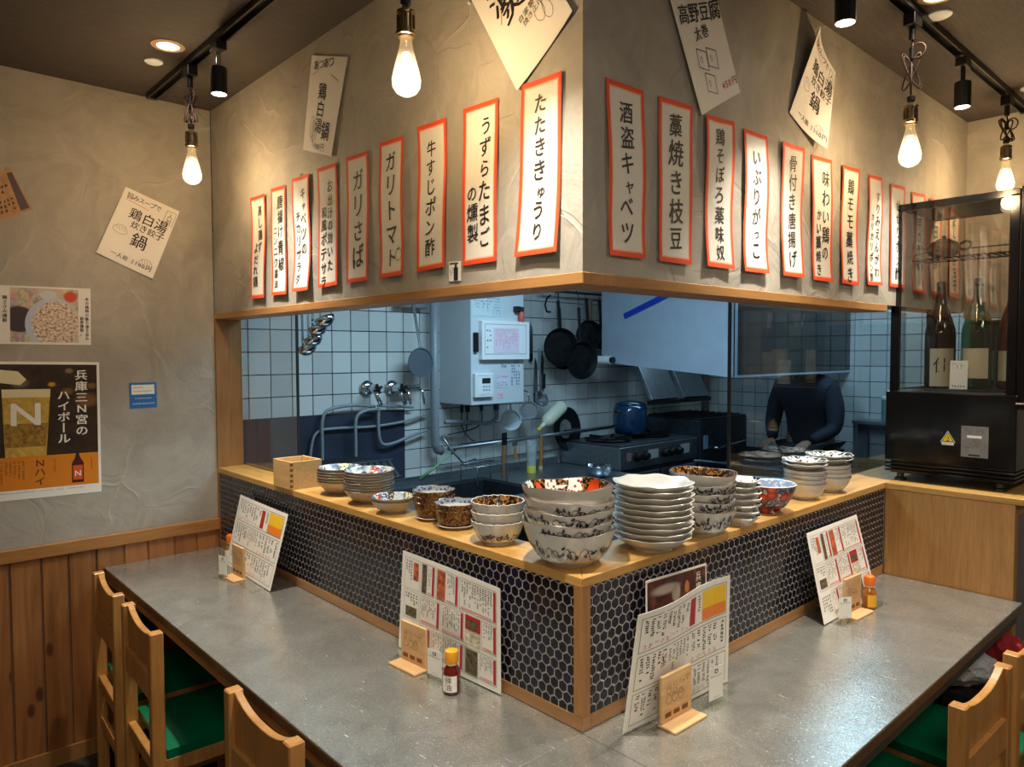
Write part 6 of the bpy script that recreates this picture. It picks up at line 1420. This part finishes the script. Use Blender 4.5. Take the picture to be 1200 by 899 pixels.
rest = MB().box((-.42, 1.22, .8722), (-.25, 1.42, .9205)).build('storage_tub', plain('grey_tub', C(74, 80, 84), .4), None, bevel=.006); tag(rest, 'grey tub on the prep counter under the wooden spatula', 'tub')

# far shelf with green and white containers
sf = thing('back_shelf', (-.95, 3.70, 0), 'steel shelf against the far tiled wall with containers', 'shelf'); MB().box((0, 0, 1.08), (1.5, .19, 1.10)).build('shelf_board', M['steel'], sf)
for x in (.02, 1.48): MB().box((x-.015, .01, 0), (x+.015, .18, 1.0795)).build('leg', M['steel'], sf)
for k, (x, r, h, cc) in enumerate(((.20, .05, .14, C(110, 150, 150)), (.34, .055, .18, C(150, 170, 176)), (.52, .045, .12, C(90, 130, 120)), (.68, .05, .16, C(170, 184, 188)), (.86, .06, .20, C(90, 100, 120)))):
    t_ = thing('storage_container', (-.95+x, 3.80, 1.1005), ['teal', 'pale grey', 'dull green', 'off-white', 'slate blue'][k]+' lidded container on the far kitchen shelf', 'container')
    MB().lathe([(r*.95, 0), (r, .01), (r, h)], 18).build('body', plain('container_%d' % k, cc, .4), t_, smooth=True); MB().lathe([(r*1.04, h+.0005), (r*1.04, h+.015), (r*.8, h+.02)], 18).build('lid', M['white'], t_, smooth=True)
# ladles hanging inside the opening by the left pane
for k, (x, z, y, nm) in enumerate(((-1.795, 1.575, .268, 'lowest and nearest'), (-1.765, 1.612, .28, 'second from the bottom'), (-1.705, 1.655, .27, 'third from the bottom'), (-1.66, 1.69, .28, 'topmost'))):
    r_ = thing('ladle', (x, y, z), 'steel ladle hanging beside the left pane, %s of the four' % nm, 'ladle', 'ladles hanging by the left pane')
    MB().lathe([(.0, -.032), (.022, -.028), (.038, -.012), (.043, .006), (.040, .006), (.034, -.010), (.0, -.028)], 22, (0, 0, 0), (-.35, -.2, .9)).build('ladle_bowl', M['chrome'], r_, smooth='full')
    MB().bar((-.038, 0, .010), (-.046, 0, 1.956-z), .009, .004).build('handle', M['chrome'], r_)
o = MB().tube([(-1.90, .268, 1.962), (-1.50, .268, 1.962)], .006, 8).build('ladle_rail', M['steel'], None, smooth='full'); tag(o, 'rail hidden above the beam that carries the ladles', 'rail')
for x in (-1.89, -1.51):
    q = MB().tube([(x, .268, 1.968), (x, .268, 2.2995)], .004, 6).build('rail_hanger', M['steel'], o, smooth='full')
# ------------------------------------------------------------------ chairs
def chair(loc, rz, label):
    """low-backed wooden chair; local +y is the front, the back stands at y=0"""
    r = empty('dining_chair', loc, rz, label, 'chair', 'low-backed wooden chairs with green seats')
    W, SH, BT, p, D = .345, .405, .762, .032, .36
    CW = M['chair_wood']
    for sx in (0, W-p):
        MB().box((sx, 0, 0), (sx+p, p+.004, BT)).build('rear_leg', CW, r, bevel=.003)
        MB().box((sx, D-p, 0), (sx+p, D, SH)).build('front_leg', CW, r, bevel=.003)
    # scooped top rail
    mb = MB(); n = 14; tp = []; z0 = .635
    for i in range(n+1):
        u = i/n; x = p+(W-2*p)*u; e = abs(2*u-1); z = BT-.002-.030*(1-e**2.6); tp.append((x, z))
    pts = [(p, z0)]+[(W-p, z0)]+[(x, z) for x, z in reversed(tp)]
    mb.poly(pts, .018, Matrix(((1, 0, 0, 0), (0, 0, 1, .013), (0, 1, 0, 0), (0, 0, 0, 1)))).build('top_rail', CW, r, bevel=.0015)
    MB().box((p, .003, .560), (W-p, .024, .6345)).build('back_panel', CW, r, bevel=.001)
    MB().box((p, .006, .345), (W-p, .028, .388)).build('seat_rail', CW, r, bevel=.002); MB().box((p, D-.028, .345), (W-p, D-.006, .388)).build('seat_rail', CW, r, bevel=.002)
    for sx in (.004, W-.026): MB().box((sx, p+.0045, .345), (sx+.022, D-p-.0005, .388)).build('seat_rail', CW, r, bevel=.002)
    for sx in (.006, W-.026): MB().box((sx, p+.0045, .155), (sx+.018, D-p-.0005, .185)).build('stretcher', CW, r, bevel=.002)
    MB().box((p+.0005, .008, .20), (W-p-.0005, .026, .235)).build('stretcher', CW, r, bevel=.002)
    # cushion
    bm = bmesh.new(); N = 10; g = {}
    for k, zz in ((0, 0), (1, 1)):
        for i in range(N+1):
            for j in range(N+1):
                u, v = i/N, j/N; e = (1-abs(2*u-1)**4)*(1-abs(2*v-1)**4)
                g[k, i, j] = bm.verts.new((.004+(W-.008)*u, .040+(D-.034)*v, .3885+(.026+.018*e if k else 0)))
    for i in range(N):
        for j in range(N):
            bm.faces.new((g[1, i, j], g[1, i+1, j], g[1, i+1, j+1], g[1, i, j+1])); bm.faces.new((g[0, i, j], g[0, i, j+1], g[0, i+1, j+1], g[0, i+1, j]))
    for i in range(N):
        for a, b in (((i, 0), (i+1, 0)), ((N, i), (N, i+1)), ((N-i, N), (N-i-1, N)), ((0, N-i), (0, N-i-1))): bm.faces.new((g[0, a[0], a[1]], g[0, b[0], b[1]], g[1, b[0], b[1]], g[1, a[0], a[1]]))
    bmesh.ops.recalc_face_normals(bm, faces=bm.faces); me = bpy.data.meshes.new('seat_cushion'); bm.to_mesh(me); bm.free(); me.materials.append(M['green_vinyl']); me.polygons.foreach_set('use_smooth', [True]*len(me.polygons)); me.set_sharp_from_angle(angle=radians(50))
    link(bpy.data.objects.new('seat_cushion', me), r)
    return r
c0 = chair((-1.470, -.545, 0), -.035, 'wooden chair with green seat pushed under the left table, middle one of three')
c = dup(c0); c.location = (-1.905, -.530, 0); c.rotation_euler = (0, 0, -.05); c['label'] = 'wooden chair with green seat at the far left end against the pine wall'
c = dup(c0); c.location = (-.660, -.528, 0); c.rotation_euler = (0, 0, .0); c['label'] = 'wooden chair with green seat nearest the camera at the left table'
c = dup(c0); c.location = (.560, .635, 0); c.rotation_euler = (0, 0, pi/2-.03); c['label'] = 'wooden chair with green seat nearest the camera at the right table'
c = dup(c0); c.location = (.566, 1.050, 0); c.rotation_euler = (0, 0, pi/2-.03); c['label'] = 'wooden chair with green seat cut by the right edge of the picture'
# bag and red cloth under the right table, in front of the cabinet
bg = empty('plastic_bag', (.30, 1.50, .0), 0, 'pale crumpled plastic bag under the right table', 'bag')
bm = bmesh.new(); bmesh.ops.create_icosphere(bm, subdivisions=4, radius=1)
from mathutils import noise as mn
for v in bm.verts:
    d = 1+.18*mn.noise(v.co*2.5)+.10*abs(mn.noise(v.co*6)); v.co = V((v.co.x*.10*d, v.co.y*.11*d, 0.535+v.co.z*.07*d))
me = bpy.data.meshes.new('bag_body'); bm.to_mesh(me); bm.free(); me.materials.append(plain('bag_film', C(190, 194, 200), .3)); link(bpy.data.objects.new('bag_body', me), bg)
MB().box((-.10, -.12, .455), (.10, .12, .475)).box((-.09, -.11, 0), (-.07, -.09, .4545)).box((.07, -.11, 0), (.09, -.09, .4545)).box((-.09, .09, 0), (-.07, .11, .4545)).box((.07, .09, 0), (.09, .11, .4545)).build('stool', M['black_matt'], bg)
bm = bmesh.new(); bmesh.ops.create_icosphere(bm, subdivisions=3, radius=1)
for v in bm.verts:
    d = 1+.25*mn.noise(v.co*3); v.co = V((v.co.x*.07*d, v.co.y*.05*d, v.co.z*.06*d))
me = bpy.data.meshes.new('red_cloth'); bm.to_mesh(me); bm.free(); me.materials.append(plain('red_cloth_mat', C(150, 24, 30), .8)); o = link(bpy.data.objects.new('red_cloth', me)); o.location = (.40, 1.585, .58); tag(o, 'red cloth bundle hanging under the right table by the cabinet', 'cloth')

# ------------------------------------------------------------------ the cook behind the hood
def skin(name, verts, edges, radii, mat, parent, levels=2, root=0):
    me = bpy.data.meshes.new(name); me.from_pydata([tuple(v) for v in verts], edges, []); o = bpy.data.objects.new(name, me); COL.objects.link(o)
    sk = o.modifiers.new('skin', 'SKIN'); sk.use_smooth_shade = True
    for i, r_ in enumerate(radii):
        sv = me.skin_vertices[0].data[i]; sv.radius = r_ if isinstance(r_, tuple) else (r_, r_); sv.use_root = (i == root)
    ss = o.modifiers.new('sub', 'SUBSURF'); ss.levels = levels; ss.render_levels = levels
    bpy.context.view_layer.update(); dg = bpy.context.evaluated_depsgraph_get(); m2 = bpy.data.meshes.new_from_object(o.evaluated_get(dg))
    bpy.data.objects.remove(o); m2.materials.clear(); m2.materials.append(mat); m2.polygons.foreach_set('use_smooth', [True]*len(m2.polygons))
    n = bpy.data.objects.new(name, m2); link(n, parent); return n
pr = empty('person', (-1.20, 3.62, 0), 0, 'person in a dark navy shirt bending forward behind the right-hand glass', 'person')
SKIN = plain('skin_tone', C(150, 116, 96), .6); NAVY = plain('navy_shirt', C(17, 25, 42), .8, 0, .15, 12); TR = plain('dark_trousers', C(30, 32, 40), .8)
# local x: across the shoulders, -y: forward (towards the counter)
# body: one continuous surface
bv = [(0, .02, .92), (0, .03, 1.06), (0, -.01, 1.20), (0, -.05, 1.32), (0, -.09, 1.385), (0, -.135, 1.42), (0, -.175, 1.455), (.0, -.19, 1.49),
      (.10, .02, .86), (.105, .0, .48), (.105, .03, .09), (.105, -.10, .035), (-.10, .02, .86), (-.105, .0, .48), (-.105, .03, .09), (-.105, -.10, .035),
      (.160, -.055, 1.315), (.205, -.06, 1.20), (.215, -.09, 1.05), (.13, -.25, .98), (-.160, -.055, 1.315), (-.205, -.06, 1.20), (-.215, -.09, 1.05), (-.13, -.25, .98)]
be = [(0, 1), (1, 2), (2, 3), (3, 4), (4, 5), (5, 6), (6, 7), (0, 8), (8, 9), (9, 10), (10, 11), (0, 12), (12, 13), (13, 14), (14, 15), (3, 16), (16, 17), (17, 18), (18, 19), (3, 20), (20, 21), (21, 22), (22, 23)]
brd = [(.15, .11), (.15, .11), (.16, .12), (.15, .11), (.06, .06), (.055, .055), (.085, .095), (.07, .08), .085, .058, .04, .035, .085, .058, .04, .035, .062, .05, .042, .028, .062, .05, .042, .028]
skin('body', bv, be, brd, SKIN, pr)
# clothing grown a little larger over the same bones
sv = [(0, .02, .82)]+[bv[i] for i in (1, 2, 3, 4)]+[bv[i] for i in (16, 17, 18, 19, 20, 21, 22, 23)]
skin('shirt', sv, [(0, 1), (1, 2), (2, 3), (3, 4), (3, 5), (5, 6), (6, 7), (7, 8), (3, 9), (9, 10), (10, 11), (11, 12)], [(.165, .125), (.165, .125), (.178, .135), (.168, .125), (.072, .07), .078, .064, .052, .036, .078, .064, .052, .036], NAVY, pr)
tv = [(0, .02, .95), (.10, .02, .86), (.105, .0, .48), (.105, .03, .12), (-.10, .02, .86), (-.105, .0, .48), (-.105, .03, .12)]
skin('trousers', tv, [(0, 1), (1, 2), (2, 3), (0, 4), (4, 5), (5, 6)], [(.155, .12), .10, .07, .055, .10, .07, .055], TR, pr)
# head details: hair, ears, nose, eyes, mouth, facing down and forward
hc = V((0, -.185, 1.472))
hb = bmesh.new(); bmesh.ops.create_icosphere(hb, subdivisions=3, radius=1)
for v in hb.verts: v.co = V((v.co.x*.088, v.co.y*.10, v.co.z*.098))+hc+V((0, .022, .028))
bmesh.ops.delete(hb, geom=[v for v in hb.verts if v.co.z < hc.z-.03 or (v.co.y < hc.y-.055 and v.co.z < hc.z+.05)], context='VERTS')
me = bpy.data.meshes.new('hair'); hb.to_mesh(me); hb.free(); me.materials.append(plain('black_hair', C(26, 22, 22), .7)); me.polygons.foreach_set('use_smooth', [True]*len(me.polygons)); link(bpy.data.objects.new('hair', me), pr)
f = MB()
for sx in (-1, 1): f.lathe([(.0, 0), (.014, .002), (.016, .008), (.0, .012)], 12, (sx*.082, -.18, 1.455), (sx, .2, 0))
f.build('ear', SKIN, pr, smooth=True)
MB().tube([(0, -.262, 1.475), (0, -.285, 1.455), (0, -.272, 1.447)], [.008, .013, .009], 8).build('nose', SKIN, pr, smooth='full')
e_ = MB()
for sx in (-1, 1): e_.lathe([(.0, .004), (.008, .002), (.010, 0)], 10, (sx*.032, -.262, 1.484), (0, -1, -.1))
e_.build('eye', plain('eye_dark', C(40, 32, 30), .3), pr, smooth=True)
MB().tube([(-.022, -.262, 1.425), (0, -.268, 1.423), (.022, -.262, 1.425)], .004, 6).build('mouth', plain('lip', C(140, 84, 76), .5), pr, smooth='full')
for sx in (-1, 1):
    b = V((sx*.125, -.262, .972)); vs = [b, b+V((0, -.04, -.01)), b+V((0, -.075, -.015))]; es = [(0, 1), (1, 2)]; rr = [.026, (.034, .018), (.034, .016)]
    for k in range(4):
        o_ = b+V(((k-1.5)*.019, -.09, -.016)); i0 = len(vs); vs += [o_, o_+V((0, -.032, -.010)), o_+V((0, -.052, -.030))]; es += [(2, i0), (i0, i0+1), (i0+1, i0+2)]; rr += [.0095, .0085, .0075]
    i0 = len(vs); vs += [b+V((-sx*.036, -.045, -.012)), b+V((-sx*.05, -.075, -.024))]; es += [(1, i0), (i0, i0+1)]; rr += [.011, .009]
    skin('hand', vs, es, rr, SKIN, pr, 1)

# things of the far passage behind the fridge
o = MB().box((-.003+.02, 2.60, 0.0), (.44, 2.62, 1.69)).build('blue_curtain', plain('dim_navy_cloth', C(40, 54, 78), .9), None); tag(o, 'dim navy curtain in the passage behind the bottle fridge', 'curtain')
bpy.context.view_layer.update()

for o in list(COL.objects):
    if o.parent is not None and o.type == 'MESH' and any(o.name.startswith(k) for k in ('print', 'stickers', 'notice_print', 'dark_lettering', 'plate_print', 'knurling', 'finger_joint')): o['kind'] = 'stuff'
